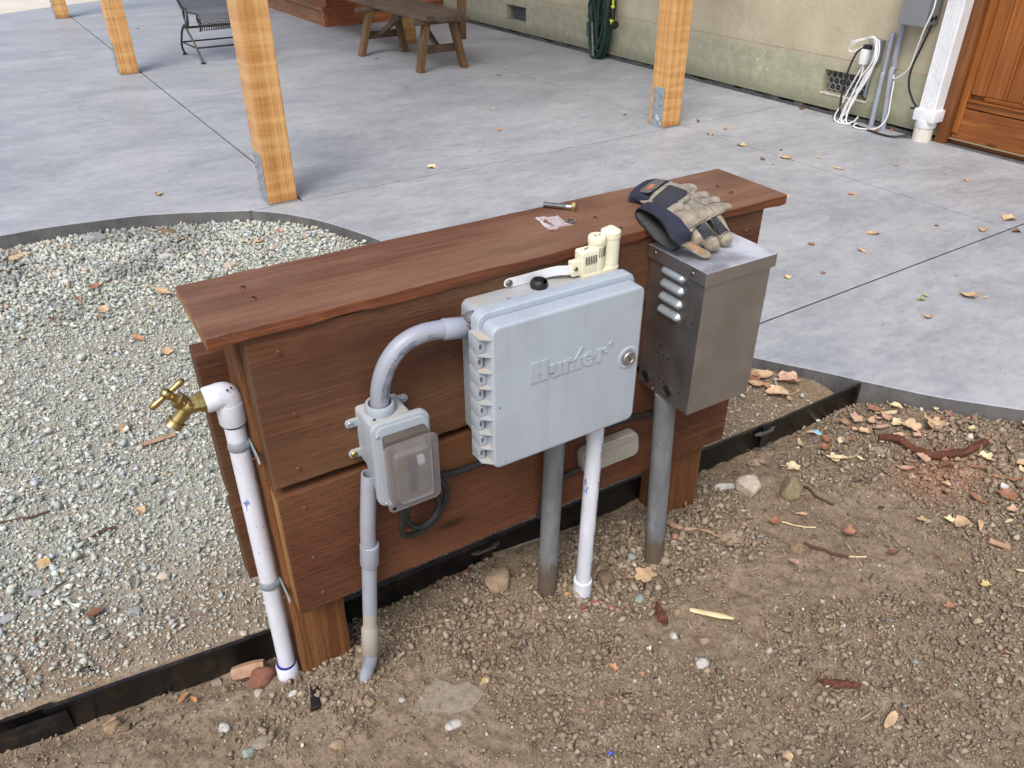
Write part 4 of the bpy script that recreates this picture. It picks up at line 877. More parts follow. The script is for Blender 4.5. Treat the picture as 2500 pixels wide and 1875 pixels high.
# small dusty connector box behind the white pipe
sb = thing('splice_box', 'dusty grey rounded splice box low on the planks behind the white pipe', 'splice box', (.6, -.05, .285))
rot_ = lambda u, v, w_: (.5965+(u)*math.cos(R(7))-(v)*math.sin(R(7)), w_, .2885+(u)*math.sin(R(7))*.0+(v)*math.cos(R(7)))
so_ = obj('case', prism(NB(), rrect(-.0655, .0625, -.0275, .0285, .016, 6), YF, -.0605, rot_), MT['dustpvc'], sb, True, .006, 3)
obj('rim', prism(NB(), rrect(-.062, .048, .013, .024, .003, 3), -.0602, -.0625, rot_), MT['dustpvc'], sb, True, .001)
bm = NB(); add_text(bm, lambda x, y_, z: rot_(x+.012, y_-.006, -.0608-z), 'linc', .030, .0012, 0, .0004); obj('lettering', bm, MT['dustpvc'], sb)
bm = NB(); tube(bm, spline([(.5325, -.052, .275), (.515, -.047, .2685), (.49, -.044, .262), (.46, -.0425, .235), (.45, -.0425, .19)], 6), .0045, 8); tag(obj('lead_cable', bm, MT['black'], None, True), 'short dark cable leaving the splice box behind the grey conduit', 'cable')
# black cable along the planks, with a coil under the outlet box
bm = NB(); pts = [(.19, -.110, .432), (.176, -.100, .40), (.166, -.085, .345), (.173, -.072, .311), (.2, -.062, .294), (.232, -.058, .304), (.252, -.058, .333), (.253, -.06, .366), (.236, -.058, .386), (.205, -.058, .380), (.186, -.061, .35), (.184, -.064, .325), (.202, -.066, .309), (.226, -.064, .314), (.240, -.06, .336), (.242, -.054, .362), (.245, -.0465, .3735), (.262, -.0445, .369), (.293, -.0445, .364), (.335, -.0445, .364), (.4, -.0445, .362), (.47, -.0445, .355), (.56, -.0445, .346), (.62, -.0445, .341), (.655, -.0455, .3395), (.70, -.048, .334), (.732, -.06, .345), (.745, -.075, .385), (.748, -.08, .418)]
pts = [(a+(.008 if 1 < i < 15 else 0), b, c-(.008 if 1 < i < 15 else 0)) for i, (a, b, c) in enumerate(pts)]; tube(bm, spline(pts, 6), .0053, 10); tag(obj('power_cable', bm, MT['black'], None, True), 'black cable coiled under the outlet box and run along the planks', 'cable')
# dry leaf scrap stuck on the plank above the splice box
# ------------------------------------------------------------ black edging
edg = thing('black_edging', 'long black plastic garden edging dividing gravel from dirt', 'edging', (.4, .092, -.04))
def edge_strip(x0, x1, off=0., th=.0032, top=.0405):
    bm = NB(); xs = np.linspace(x0, x1, max(4, int((x1-x0)/.03))); rg = []
    for x in xs:
        d = (yedge(x+.005)-yedge(x-.005))/.01; nx, ny = -d/math.hypot(1, d), 1/math.hypot(1, d); yy_ = float(yedge(x))+off; zt_ = top+.0022*float(vn(x, 0, .2, 3))-.012*float(sst(-.25, -.5, x))
        A = lambda k, z: (x+nx*k, yy_+ny*k, z)
        rg.append([bm.verts.new(q) for q in (A(0, -.13), A(0, zt_-.004), A(-.0022, zt_-.002), A(-.0016, zt_), A(th+.0012, zt_), A(th, zt_-.004), A(th, -.13))])
    for P_, Q_ in zip(rg, rg[1:]):
        for k in range(7): bm.faces.new((P_[k], Q_[k], Q_[(k+1) % 7], P_[(k+1) % 7]))
    bm.faces.new(rg[0]); bm.faces.new(rg[-1][::-1]); return bm
for x0, x1, off in ((-1.55, -.372, .0), (-.385, .416, -.0045), (.4165, 1.196, 0.), (1.1965, 1.562, -.0035)): obj('strip', edge_strip(x0, x1, off), MT['edge'], edg, True, ang=50)
for xc in (.411, 1.196):
    yc = float(yedge(xc)); cl = obj('clip', B(xc-.012, xc+.014, yc-.0085, yc-.005, -.075, .040), MT['edge'], edg, bevel=.001)
    for z in (.022, -.026): obj('clip_tab', prism(NB(), [(xc-.032, yc-.005), (xc-.02, yc-.012), (xc+.022, yc-.012), (xc+.034, yc-.005), (xc+.034, yc-.0025), (xc-.032, yc-.0025)], z-.003, z+.003, lambda u, v, w_: (u, v, w_)), MT['gasket'], edg, bevel=.0008)
obj('end_stake', B(1.535, 1.545, .082, .087, -.12, .047), MT['edge'], edg, bevel=.001)
obj('overlap_strip', edge_strip(-.47, -.355, -.010, .003, .022), MT['edge'], edg, True)
# ------------------------------------------------------------ patio posts
def patio_post(name, label, x, y, h=3.1):
    t = thing(name, label, 'post', pf(x+.058, y+.058, S), 'oiled fir posts carrying the patio roof')
    w_ = .116; obj('shaft', B(x, x+w_, y, y+w_, S+.004, h, pf), MT['post'], t, bevel=.004)
    pb = obj('base_plate', B(x-.0035, x-.0005, y+.014, y+w_-.022, S+.001, S+.20, pf), MT['galv'], t, bevel=.0008)
    for i in range(8):
        z = S+.028+i*.0225; yy_ = y+.034+(i % 2)*.042; bm = NB(); lathe(bm, [(.006, 0), (.006, .002), (.0045, .0035), (.0042, .008), (.0001, .009)], pf(x-.0035, yy_, z), (-CP, -SP, 0), 8); obj('bolt_head', bm, MT['zinc'], pb)
    obj('base_shoe', B(x-.003, x+w_+.002, y-.002, y+w_+.002, S+.0006, S+.0036, pf), MT['galv'], t)
    return t
patio_post('patio_post', 'nearest fir post with wavy grain standing by the curved kerb', .690, 2.168)
patio_post('patio_post', 'second fir post of the left row, between nearest post and wire chair', .688, 5.139)
patio_post('patio_post', 'farthest fir post at the top left of the picture', .685, 8.118)
p4_ = patio_post('patio_post', 'fir post before the house wall with a fully seen plated base and sticker', 2.809, 2.168)
patio_post('patio_post', 'fir post half hidden behind the wooden bench', 2.797, 5.165)
bm = NB(); rs_ = random.Random(2)
for k in range(7): y0 = 2.182+.074*.12+rs_.uniform(0, .032); z0 = S+.018+rs_.uniform(0, .045); box(bm, 2.8052, 2.8058, y0, y0+rs_.uniform(.003, .016), z0, z0+rs_.uniform(.003, .014), pf)
obj('sticker', bm, MT['gutter'], p4_)

# ------------------------------------------------------------ wrought iron chair
ch = thing('mesh_chair', 'dark iron spring chair with a rolled expanded mesh seat, behind the nearest post', 'chair', pf(1.4, 5.45, S))
F = lambda P: [pf(*q) for q in P]
def rod(name, P, r_=.008, par=ch): return obj(name, tube(NB(), F(spline(P, 6)), r_, 8), MT['iron'], par, True)
W0, W1 = 1.225, 1.70
for xs, sg in ((W0, 1), (W1, -1)):
    fl = rod('leg', [(xs+.03*sg, 5.237, S+.006), (xs+.012*sg, 5.30, .17), (xs-.006*sg, 5.42, .285)]); rl = rod('leg', [(xs+.012*sg, 5.665, S+.006), (xs-.004*sg, 5.64, .12), (xs-.004*sg, 5.54, .23), (xs-.006*sg, 5.42, .285)])
    for l_, q in ((fl, (xs+.03*sg, 5.237)), (rl, (xs+.012*sg, 5.665))): obj('foot_pad', lathe(NB(), [(.019, 0), (.019, .005), (.01, .011)], pf(q[0], q[1], S), seg=12), MT['iron'], l_, True)
    lp = [(xs, 5.36+.045*math.cos(a), .345+.055*math.sin(a)) for a in np.linspace(-1.9, 4.8, 16)]; rod('spring_loop', [(xs-.006*sg, 5.42, .285)]+lp)
    rod('arm', [(xs, 5.33, .385), (xs-.008*sg, 5.45, .43), (xs-.02*sg, 5.60, .56), (xs-.02*sg, 5.40, .60), (xs, 5.2, .59)])
    lp2 = [(xs+.045*sg, 5.20+.03*math.cos(a), .335+.035*math.sin(a)) for a in np.linspace(-.6, 5.2, 14)]; rod('seat_scroll', lp2, .007)
rod('crossbar', [(W0-.004, 5.45, .262), (W1+.004, 5.45, .262)]); rod('crossbar', [(W0, 5.62, .145), (W1, 5.62, .145)], .006); rod('crossbar', [(W0+.02, 5.30, .145), (W1-.02, 5.30, .145)], .006); rod('crossbar', [(W0, 5.62, .145), (W0+.02, 5.30, .145)], .006)
prof = spline([(0, 5.235, .262), (0, 5.208, .285), (0, 5.196, .320), (0, 5.212, .352), (0, 5.26, .368), (0, 5.35, .362), (0, 5.5, .352), (0, 5.66, .36), (0, 5.74, .42), (0, 5.80, .54), (0, 5.84, .72)], 4)
bm = NB(); rg = [[bm.verts.new(pf(x, q.y, q.z)) for x in (W0+.05, W1-.05)] for q in prof]
for a, b in zip(rg, rg[1:]): bm.faces.new((a[0], a[1], b[1], b[0]))
bmesh.ops.solidify(bm, geom=bm.faces[:], thickness=.0015); obj('mesh_seat', bm, MT['mesh'], ch, True)
for x in (W0+.05, W1-.05): rod('seat_rail', [(x, q.y, q.z) for q in prof[::3]], .006)

# ------------------------------------------------------------ curved wooden bench
be = thing('wooden_bench', 'weathered wooden bench with curved plank seat and splayed legs', 'bench', pf(2.6, 4.6, S))
def hexa(name, a, b, w1, d1, mat, par=be):     # a leg: square section from a (bottom) to b (top)
    bm = NB(); vs = [bm.verts.new(pf(q[0]+sx*w1, q[1]+sy*d1, q[2])) for q in (a, b) for sx, sy in ((-1, -1), (1, -1), (1, 1), (-1, 1))]
    for f in ((3, 2, 1, 0), (4, 5, 6, 7), (0, 1, 5, 4), (1, 2, 6, 5), (2, 3, 7, 6), (3, 0, 4, 7)): bm.faces.new([vs[i] for i in f])
    return obj(name, bm, mat, par, bevel=.004)
for y0, xa_, xb_, ta, tb_ in ((4.13, 2.40, 2.745, 2.462, 2.665), (4.89, 2.315, 2.672, 2.405, 2.61)):
    hexa('leg', (xa_, y0, S), (ta, y0, .345), .021, .03, MT['benchleg']); hexa('leg', (xb_, y0, S), (tb_, y0, .345), .021, .03, MT['benchleg'])
    obj('stretcher', B(xa_+.03, xb_-.03, y0+.03, y0+.055, .155, .205, pf), MT['bench'], be, bevel=.003); obj('seat_bearer', B(ta-.10, tb_+.12, y0-.03, y0+.035, .345, .372, pf), MT['bench'], be, bevel=.006)
    dg = 1 if y0 < 4.5 else -1
    bm = NB(); tube(bm, F([((xa_+xb_)/2, y0+.04, .18), ((ta+tb_)/2, y0+.30*dg, .345)]), .022, 4); obj('brace', bm, MT['bench'], be)
def seat_x(y_, k): return 2.385+.026*math.sin((y_-3.9)*1.1)+.05*max(0, (y_-4.9))**1.2*.6-.0*k
for k in range(4):
    bm = NB(); rg = []; y_e = (4.06, 3.985, 3.995, 4.10)[k]; ys = np.linspace(y_e, 6.3, 26); wd = .093
    for y_ in ys:
        x0 = seat_x(y_, k)+k*(wd+.007); e = max(0, 1-(y_-y_e)/.13)**2
        a, b = x0+(.045*e if k == 0 else 0), x0+wd-(.05*e if k == 3 else 0)
        rg.append([bm.verts.new(pf(*q)) for q in ((a, y_+(.05*1 if k == 0 else 0)*e*0, .374), (b, y_, .374), (b, y_, .399), (a, y_, .399))])
    for A, C in zip(rg, rg[1:]):
        for i in range(4): bm.faces.new((A[i], A[(i+1) % 4], C[(i+1) % 4], C[i]))
    bm.faces.new(rg[0]); bm.faces.new(rg[-1][::-1]); obj('seat_plank', bm, MT['bench'], be, bevel=.003)
hexa('back_upright', (2.83, 4.30, .20), (2.88, 4.34, .9), .028, .02, MT['benchleg'])

# ------------------------------------------------------------ redwood step box
st = thing('redwood_box', 'low redwood stained deck box with ledge trim behind the bench', 'deck box', pf(3.1, 7, S))
def rp(name, x0, x1, y0, y1, z0, z1, m): return obj(name, B(x0, x1, y0, y1, z0, z1, pf), m, st, bevel=.003)
rp('front_board', 2.612, 3.78, 6.305, 6.325, S, .178, MT['redwood']); rp('side_board', 2.605, 2.625, 6.33, 8.6, S, .178, MT['redwood_dull'])
rp('corner_trim', 2.598, 2.611, 6.298, 6.332, S, .180, MT['redwood']); rp('corner_trim', 2.6115, 2.642, 6.296, 6.3045, S, .180, MT['redwood'])
rp('ledge', 2.585, 3.78, 6.285, 6.44, .181, .205, MT['redwood']); rp('ledge', 2.585, 2.74, 6.441, 8.6, .181, .205, MT['redwood_dull'])
rp('upper_side', 2.745, 2.765, 6.47, 8.6, .16, .55, MT['redwood_dull']); rp('upper_front', 2.77, 3.78, 6.45, 6.47, .16, .55, MT['redwood']); rp('corner_post', 2.63, 2.68, 6.31, 6.36, .206, .8, MT['redwood']); rp('corner_post', 2.855, 2.895, 6.30, 6.34, .206, .8, MT['redwood'])
obj('base_core', B(2.63, 3.77, 6.33, 8.59, S-.01, .17, pf), MT['dark'], st)

# ------------------------------------------------------------ things on the house wall
hs = thing('garden_hose', 'coiled dark green ribbed hose hanging on the house wall', 'hose', pf(3.74, 3.86, .04))
bm = NB(); rs_ = random.Random(9)
for k in range(11):
    cx = 3.735+rs_.uniform(-.035, .03); y0 = 3.86+rs_.uniform(-.03, .03); hw = rs_.uniform(.05, .105); b0 = rs_.uniform(.045, .12); P_ = []
    for i in range(20):
        a = -PI/2+2*PI*i/19; P_.append((cx+.012*math.sin(2*a+k), y0+hw*math.cos(a)*(1 if math.sin(a) < .3 else .8), (b0+.32)+(.32 if math.sin(a) < 0 else .30)*math.sin(a)))
    tube(bm, F(spline(P_, 3)), [.0115+.0022*((j % 2)*2-1) for j in range(58)], 7)
obj('coil', bm, MT['hose'], hs, True, ang=80)
nz = thing('hose_nozzle', 'lime yellow spray nozzle with black grip hanging beside the green hose', 'nozzle', pf(3.72, 3.70, .3))
obj('collar', lathe(NB(), [(.011, 0), (.013, .004), (.013, .014), (.010, .018)], pf(3.72, 3.728, .40), seg=14), MT['lime'], nz, True); obj('grip', tube(NB(), F([(3.72, 3.728, .40), (3.72, 3.725, .36), (3.715, 3.722, .318)]), [.010, .0125, .012], 12), MT['black'], nz, True)
obj('head', tube(NB(), F([(3.715, 3.733, .326), (3.713, 3.712, .310), (3.71, 3.69, .302)]), [.012, .017, .026], 14), MT['lime'], nz, True); obj('bezel', tube(NB(), F([(3.71, 3.689, .3015), (3.708, 3.672, .298)]), [.028, .027], 14), MT['black'], nz, True)
obj('trigger', tube(NB(), F([(3.70, 3.735, .39), (3.69, 3.742, .35), (3.70, 3.735, .32)]), .003, 6), MT['black'], nz, True); obj('shackle', lathe(NB(), [(.004, 0), (.007, .003), (.007, .03), (.004, .034)], pf(3.72, 3.728, .419), seg=10), MT['lime'], nz, True)
bm = NB(); tube(bm, F(spline([(3.70, 3.955, .6), (3.70, 3.952, .43), (3.695, 3.915, .25), (3.69, 3.888, .12), (3.69, 3.882, .045)], 5)), .0085, 8); tag(obj('grey_hose_end', bm, MT['conduit_old'], None, True), 'thin grey hose tail hanging in front of the green coil', 'hose')
mb = thing('meter_cabinet', 'grey metal cabinet on the house wall near the door, its underside seen', 'cabinet', pf(3.74, 1.46, .56))
obj('case', B(3.683, 3.794, 1.393, 1.524, .572, .95, pf), MT['meter'], mb, bevel=.003); obj('cover', B(3.676, 3.6828, 1.388, 1.53, .568, .95, pf), MT['meter'], mb, bevel=.002)
for y_ in (1.3925,):
    obj('knockout', lathe(NB(), [(.011, 0), (.011, .004), (.007, .006), (.0001, .006)], pf(3.73, 1.393, .60), (SP, -CP, 0), 14), MT['black'], mb, True); obj('knockout', lathe(NB(), [(.010, 0), (.010, .004), (.0001, .005)], pf(3.758, 1.393, .604), (SP, -CP, 0), 14), MT['black'], mb, True)
ds = thing('downspout', 'white ribbed metal downspout with a plastic collar, beside the wooden door', 'downspout', pf(3.75, 1.29, S))
ws = [(1.248, 3.715), (1.2515, 3.711)]
sec = [(3.793, 1.246), (3.716, 1.246), (3.712, 1.250)]
for k in range(5): y0 = 1.262+k*.0135; sec += [(3.712, y0), (3.717, y0+.0022), (3.717, y0+.0048), (3.712, y0+.007)]
sec += [(3.712, 1.3275), (3.716, 1.3315), (3.793, 1.3315)]
obj('pipe', prism(NB(), sec, .17, 2.6, lambda u, v, w_: pf(u, v, w_)), MT['gutter'], ds); obj('collar', B(3.704, 3.794, 1.232, 1.345, .150, .205, pf), MT['gutter'], ds, True, .003)
bm = NB(); tube(bm, F([(3.748, 1.292, .118), (3.748, 1.292, .122), (3.748, 1.292, .155)]), [.047, .049, .049], 24); obj('collar', bm, MT['gutter'], ds, True)
bm = NB(); tube(bm, F([(3.747, 1.294, S-.01), (3.747, 1.294, .13)]), .0445, 22); obj('foot', bm, MT['oldwhite'], ds, True)
def wpipe(label, P_, rad=.0125):
    o = thing('wall_conduit', label, 'conduit', pf(*P_[-1][:2], S)); o['group'] = 'bent steel conduits by the grey cabinet'
    obj('pipe', tube(NB(), F(spline(P_, 5)), rad, 12), MT['conduit'], o, True); return o
wpipe('open ended steel conduit standing off the house wall, shorter of the two', [(3.768, 1.600, .512), (3.768, 1.600, .40), (3.772, 1.602, .325), (3.765, 1.60, .29), (3.765, 1.597, S-.01)], .0135)
wpipe('steel conduit running down from the grey cabinet to the slab', [(3.765, 1.553, .575), (3.765, 1.553, .40), (3.772, 1.550, .355), (3.762, 1.552, .32), (3.762, 1.522, S-.01)], .0135)
wo_ = thing('wall_outlet', 'grey wall outlet box with a white plug in adapter', 'outlet', pf(3.77, 1.68, .36))
obj('box', B(3.748, 3.795, 1.643, 1.70, .362, .470, pf), MT['meter'], wo_, bevel=.003); obj('cover', B(3.738, 3.7475, 1.64, 1.703, .36, .473, pf), MT['conduit'], wo_, bevel=.002); obj('socket', B(3.7345, 3.7378, 1.655, 1.69, .43, .462, pf), MT['dustpvc'], wo_, bevel=.001)
obj('tail_pipe', tube(NB(), F(spline([(3.772, 1.672, .362), (3.772, 1.674, .30), (3.79, 1.69, .20), (3.80, 1.69, .18)], 5)), .008, 10), MT['galv'], wo_, True)
ad = thing('plug_adapter', 'white power adapter with black plug in the grey wall outlet', 'adapter', pf(3.71, 1.70, .35)); obj('case', B(3.70, 3.734, 1.675, 1.712, .352, .425, pf), MT['white'], ad, True, .004); obj('black_plug', B(3.708, 3.734, 1.672, 1.712, .4255, .446, pf), MT['black'], ad, True, .004)
def wire(name, label, paths, rad, m, cat='cord'):
    bm = NB()
    for P_ in paths: tube(bm, F(spline(P_, 6)), rad, 6)
    return tag(obj(name, bm, MT[m], None, True), label, cat)
# white cords hung over the outlet, measured on a plane just off the wall
rs_ = random.Random(21); paths = []
for k in range(6):
    j = lambda s_: rs_.uniform(-s_, s_); x = 3.715+j(.015)
    paths.append([(x, 1.69+j(.02), .475+j(.004)), (x-.01, 1.655+j(.012), .485+j(.006)), (x-.015, 1.625+j(.008), .46+j(.01)), (x-.01, 1.618+j(.012), .38+j(.02)), (x-.012, 1.66+j(.015), .27+j(.02)), (x-.015, 1.70+j(.02), .16+j(.03)), (x-.02, 1.725+j(.03), .072+j(.015)), (x-.03, 1.69+j(.03), .056)])
paths.append([(3.72, 1.69, .475), (3.715, 1.735, .462), (3.71, 1.782, .432), (3.715, 1.79, .405), (3.72, 1.76, .405), (3.725, 1.71, .44)]); paths.append([(3.72, 1.69, .478), (3.715, 1.75, .462), (3.712, 1.79, .445)])
paths.append([(3.715, 1.69, .352), (3.71, 1.715, .28), (3.71, 1.745, .20), (3.705, 1.755, .15)]); paths.append([(3.715, 1.685, .352), (3.71, 1.69, .28), (3.705, 1.725, .14), (3.70, 1.715, .09)]); paths.append([(3.70, 1.76, .13), (3.69, 1.775, .08), (3.68, 1.755, .056), (3.675, 1.70, .056), (3.69, 1.66, .07), (3.70, 1.64, .10)])
wire('extension_lead', 'bundle of white cords looped over the wall outlet and hanging to the slab', paths, .0038, 'white')
wire('extension_lead', 'single white cord snaking down from the grey cabinet past the conduits', [[(3.665, 1.37, .8), (3.67, 1.362, .66), (3.675, 1.385, .56), (3.70, 1.415, .45), (3.72, 1.44, .37), (3.73, 1.50, .315), (3.735, 1.52, .318), (3.735, 1.515, .326)], [(3.735, 1.51, .30), (3.73, 1.50, .22), (3.72, 1.49, .12), (3.69, 1.52, .066), (3.66, 1.60, .056), (3.66, 1.63, .062), (3.67, 1.62, .075)]], .0034, 'white')
wire('power_lead', 'black cord from the grey cabinet bending in to the downspout', [[(3.74, 1.392, .575), (3.735, 1.41, .48), (3.73, 1.43, .38), (3.73, 1.425, .30), (3.735, 1.39, .235), (3.74, 1.36, .20), (3.735, 1.385, .192)]], .0055, 'black')
wire('power_lead', 'black cord from the wall outlet plug running down and along the slab', [[(3.72, 1.70, .436), (3.70, 1.735, .40), (3.70, 1.765, .28), (3.70, 1.765, .15), (3.70, 1.745, .07), (3.71, 1.70, .058), (3.69, 1.60, .056), (3.66, 1.49, .056), (3.665, 1.40, .057), (3.72, 1.345, .072), (3.77, 1.34, .10)]], .0052, 'black')

# ------------------------------------------------------------ on the cap board
bo = thing('bolt', 'shiny zinc hex bolt lying on the cap board', 'bolt', (.575, .105, T))
a_, b_ = Vector((.5565, .1235, T+.0052)), Vector((.594, .0812, T+.0054)); ax = (b_-a_).normalized(); Lb = (b_-a_).length
pr = [(.0001, 0), (.0044, .0003)]; s_ = .001
while s_ < Lb*.70: pr += [(.0047, s_), (.0042, s_+.0007)]; s_ += .0014
pr += [(.0040, Lb*.76), (.0046, Lb*.77), (.0046, Lb*.86)]
obj('shank', lathe(NB(), pr, a_, ax, 16), MT['zinc'], bo, True, ang=20); obj('head', lathe(NB(), [(.0084, Lb*.86), (.0086, Lb*.865), (.0086, Lb*.955), (.0074, Lb*.985), (.0001, Lb*.986)], a_, ax, 6), MT['brass'], bo)
wa_ = thing('lock_washer', 'small bright toothed washer beside the plastic bag', 'washer', (.557, .045, T)); bm = NB(); n = 40
ro = [(.0098 if True else 0) for k in range(n)]; ri = [(.0044 if k % 5 < 3 else .0060) for k in range(n)]
R4 = [[bm.verts.new((.557+q*math.cos(2*PI*k/n), .0455+q*math.sin(2*PI*k/n), T+.0003+z+.0008*math.sin(k*.6)*(q < .009))) for k, q in enumerate(L_)] for L_, z in ((ro, 0), (ro, .0012), (ri, .0014), (ri, 0))]
for A, C in zip(R4, R4[1:]+R4[:1]):
    for k in range(n): bm.faces.new((A[k], A[(k+1) % n], C[(k+1) % n], C[k]))
obj('ring', bm, MT['zinc'], wa_)
bag = [(.5198, .0888), (.5285, .0874), (.535, .0787), (.5519, .0685), (.5495, .049), (.5513, .0311), (.5289, .0355), (.5206, .0296), (.5081, .0326), (.5095, .0527)]
def fan(P_, hgt, base, n=9, wr=.002, sd=0, top=True, sc=.012):
    """puffed sheet over a star-shaped outline of (x, y[, z])"""
    bm = NB(); P_ = [Vector((q[0], q[1], q[2] if len(q) > 2 else base)) for q in P_]; c = sum(P_, Vector())/len(P_); Q_ = []
    for a, b in zip(P_, P_[1:]+P_[:1]): Q_ += [a, a.lerp(b, .33), a.lerp(b, .67)]
    rg = []
    for k in range(n):
        t = 1-k/n; rg.append([bm.verts.new(c.lerp(q, t)+Vector((0, 0, hgt*math.sqrt(max(0, 1-t*t))+wr*float(fbm(c.x+(q.x-c.x)*t, c.y+(q.y-c.y)*t, sc, 3, sd))*(1-t**4)))) for q in Q_])
    ce = bm.verts.new(c+Vector((0, 0, hgt)))
    for A, C in zip(rg, rg[1:]):
        for i in range(len(Q_)): bm.faces.new((A[i], A[(i+1) % len(Q_)], C[(i+1) % len(Q_)], C[i]))
    for i in range(len(Q_)): bm.faces.new((rg[-1][i], rg[-1][(i+1) % len(Q_)], ce))
    return bm, rg
bm, _ = fan(bag, .0035, T+.0008, 10, .010, 4, sc=.016); bg_ = tag(obj('plastic_bag', bm, MT['film'], None, True), 'crumpled clear plastic bag on the cap board', 'plastic bag')
bm = NB()
for k in range(4): tube(bm, [(.5195-k*.0016+.001, .0885-.001*k, T+.0014), (.5085+.0022*k, .046-.001*k, T+.0014)], .0004, 4)
obj('zip_line', bm, MT['gutter'], bg_)
bm = NB(); tube(bm, [(.5075, .0312, T+.001), (.5102, .0255, T+.0006)], .0006, 5); tag(obj('dark_splinter', bm, MT['dark'], None), 'thin dark splinter at the corner of the plastic bag', 'splinter')

# ------------------------------------------------------------ work gloves
def remesh(bm, name, mat, parent, vox=.0018, sm=6, amp=.0012, sc=.014, sd=0):
    me = bpy.data.meshes.new('t'); bmesh.ops.recalc_face_normals(bm, faces=bm.faces); bm.to_mesh(me); bm.free(); o = bpy.data.objects.new('t', me); COL.objects.link(o)
    m = o.modifiers.new('r', 'REMESH'); m.mode = 'VOXEL'; m.voxel_size = vox; s_ = o.modifiers.new('s', 'SMOOTH'); s_.iterations = sm; s_.factor = .5
    dg = bpy.context.evaluated_depsgraph_get(); ev = o.evaluated_get(dg); me2 = bpy.data.meshes.new_from_object(ev); bpy.data.objects.remove(o)
    b2 = NB(); b2.from_mesh(me2); b2.normal_update()
    for v in b2.verts: v.co += v.normal*amp*float(fbm(v.co.x+v.co.z*.7, v.co.y-v.co.z*.4, sc, 3, sd))*2
    off = wloc(parent); bvh = BVHTree.FromBMesh(b2); bmesh.ops.translate(b2, verts=b2.verts, vec=-off); me3 = bpy.data.meshes.new(name); b2.to_mesh(me3); b2.free(); me3.shade_smooth()
    return link(name, me3, mat, parent), bvh
def flat_tube(bm, P_, w_, h_, seg=14):     # rounded flattened finger
    P_ = spline(P_, 5); n = len(P_); rg = []
    for i, q in enumerate(P_):
        t = (P_[min(i+1, n-1)]-P_[max(i-1, 0)]).normalized(); s_ = t.cross(Vector((0, 0, 1))).normalized(); u_ = s_.cross(t); e = min(1., math.sqrt(max(0, 1-max(0, (i-(n-4))/3.4)**2)))+.02
        rg.append([bm.verts.new(q+s_*math.cos(2*PI*k/seg)*w_*e+u_*math.sin(2*PI*k/seg)*h_*e) for k in range(seg)])
    for A, C in zip(rg, rg[1:]):
        for k in range(seg): bm.faces.new((A[k], A[(k+1) % seg], C[(k+1) % seg], C[k]))
    bm.faces.new(rg[0]); bm.faces.new(rg[-1])
def pillow(bm, P_, up_, dn_, lift=0.):
    b, rg = fan(P_, up_, 0, 7, 0); b2, _ = fan(P_, -dn_, 0, 7, 0)
    for q in (b, b2):
        me = bpy.data.meshes.new('t'); q.to_mesh(me); q.free(); bm.from_mesh(me); bpy.data.meshes.remove(me)
    bmesh.ops.remove_doubles(bm, verts=bm.verts, dist=1e-5)
def conform(quad, bvh, nu, nv, off, rnd=.0, th=.0008):
    """patch over a quad, dropped on the surface below"""
    q = [Vector(a) for a in quad]; bm = NB(); g_ = []
    for j in range(nv+1):
        row = []
        for i in range(nu+1):
            u, v = i/nu, j/nv
            if rnd: u2, v2 = 2*u-1, 2*v-1; k = (abs(u2)**6+abs(v2)**6)**(1/6); m = max(abs(u2), abs(v2)); f = (m/k if k > 1e-6 else 1); u, v = (u2*f+1)/2, (v2*f+1)/2
            c = q[0].lerp(q[1], u).lerp(q[3].lerp(q[2], u), v); h = bvh.ray_cast(c+Vector((0, 0, .05)), Vector((0, 0, -1)))
            row.append(bm.verts.new((h[0] if h[0] is not None else c)+(Vector((0, 0, 1)) if h[0] is None else (h[1] if h[1].z > 0 else Vector((0, 0, 1))))*off))
        g_.append(row)
    for A, C in zip(g_, g_[1:]):
        for i in range(nu): bm.faces.new((A[i], A[i+1], C[i+1], C[i]))
    bmesh.ops.smooth_vert(bm, verts=bm.verts, factor=.5, use_axis_x=False, use_axis_y=False, use_axis_z=True)
    return bm
def drop_text(body, quad, bvh, size, off=.0012, bold=.0004):
    q = [Vector(a) for a in quad]; o = (q[0]+q[1]+q[2]+q[3])/4; ux = ((q[1]-q[0])+(q[2]-q[3])).normalized(); uy = ((q[3]-q[0])+(q[2]-q[1])); uy = (uy-ux*uy.dot(ux)).normalized(); bm = NB()
    def f(x, y_, z):
        c = o+ux*x+uy*y_; h = bvh.ray_cast(c+Vector((0, 0, .05)), Vector((0, 0, -1))); b = h[0] if h[0] is not None else c
        return (b.x, b.y, b.z+off+z)
    return add_text(bm, f, body, size, .0001, .15, bold)
GA = thing('work_glove', 'lower work glove, mesh back up, fingers hanging onto the steel box lid', 'glove', (.74, .02, T), 'pair of work gloves')
AO = [(.7013, .0714, .708), (.7115, .0702, .714), (.7489, .083, .716), (.7861, .096, .716), (.798, .0849, .716), (.801, .066, .716), (.7899, .0277, .716), (.775, -.01, .716), (.765, -.05, .712), (.735, -.07, .71), (.705, -.06, .712), (.6875, -.0317, .714), (.6947, .0034, .714), (.6967, .0387, .708)]
bm = NB(); pillow(bm, AO, .0065, .010)
F1 = [(.765, -.035, .708), (.757, -.0754, .702), (.7515, -.0938, .693), (.7395, -.121, .684)]; F2 = [(.724, -.05, .708), (.7176, -.0857, .70), (.7118, -.1075, .691), (.7075, -.1255, .684)]; F3 = [(.705, -.05, .705), (.6968, -.0915, .695), (.694, -.108, .686)]
for f_, w_ in ((F1, .0122), (F2, .0122), (F3, .0095)): flat_tube(bm, f_, w_, .0105)
AT = [(.7917, .0561, .719), (.7978, .0454, .721), (.8058, .0387, .721), (.8078, .0288, .719), (.7935, .0141, .719), (.7661, .0013, .721), (.775, .02, .721)]
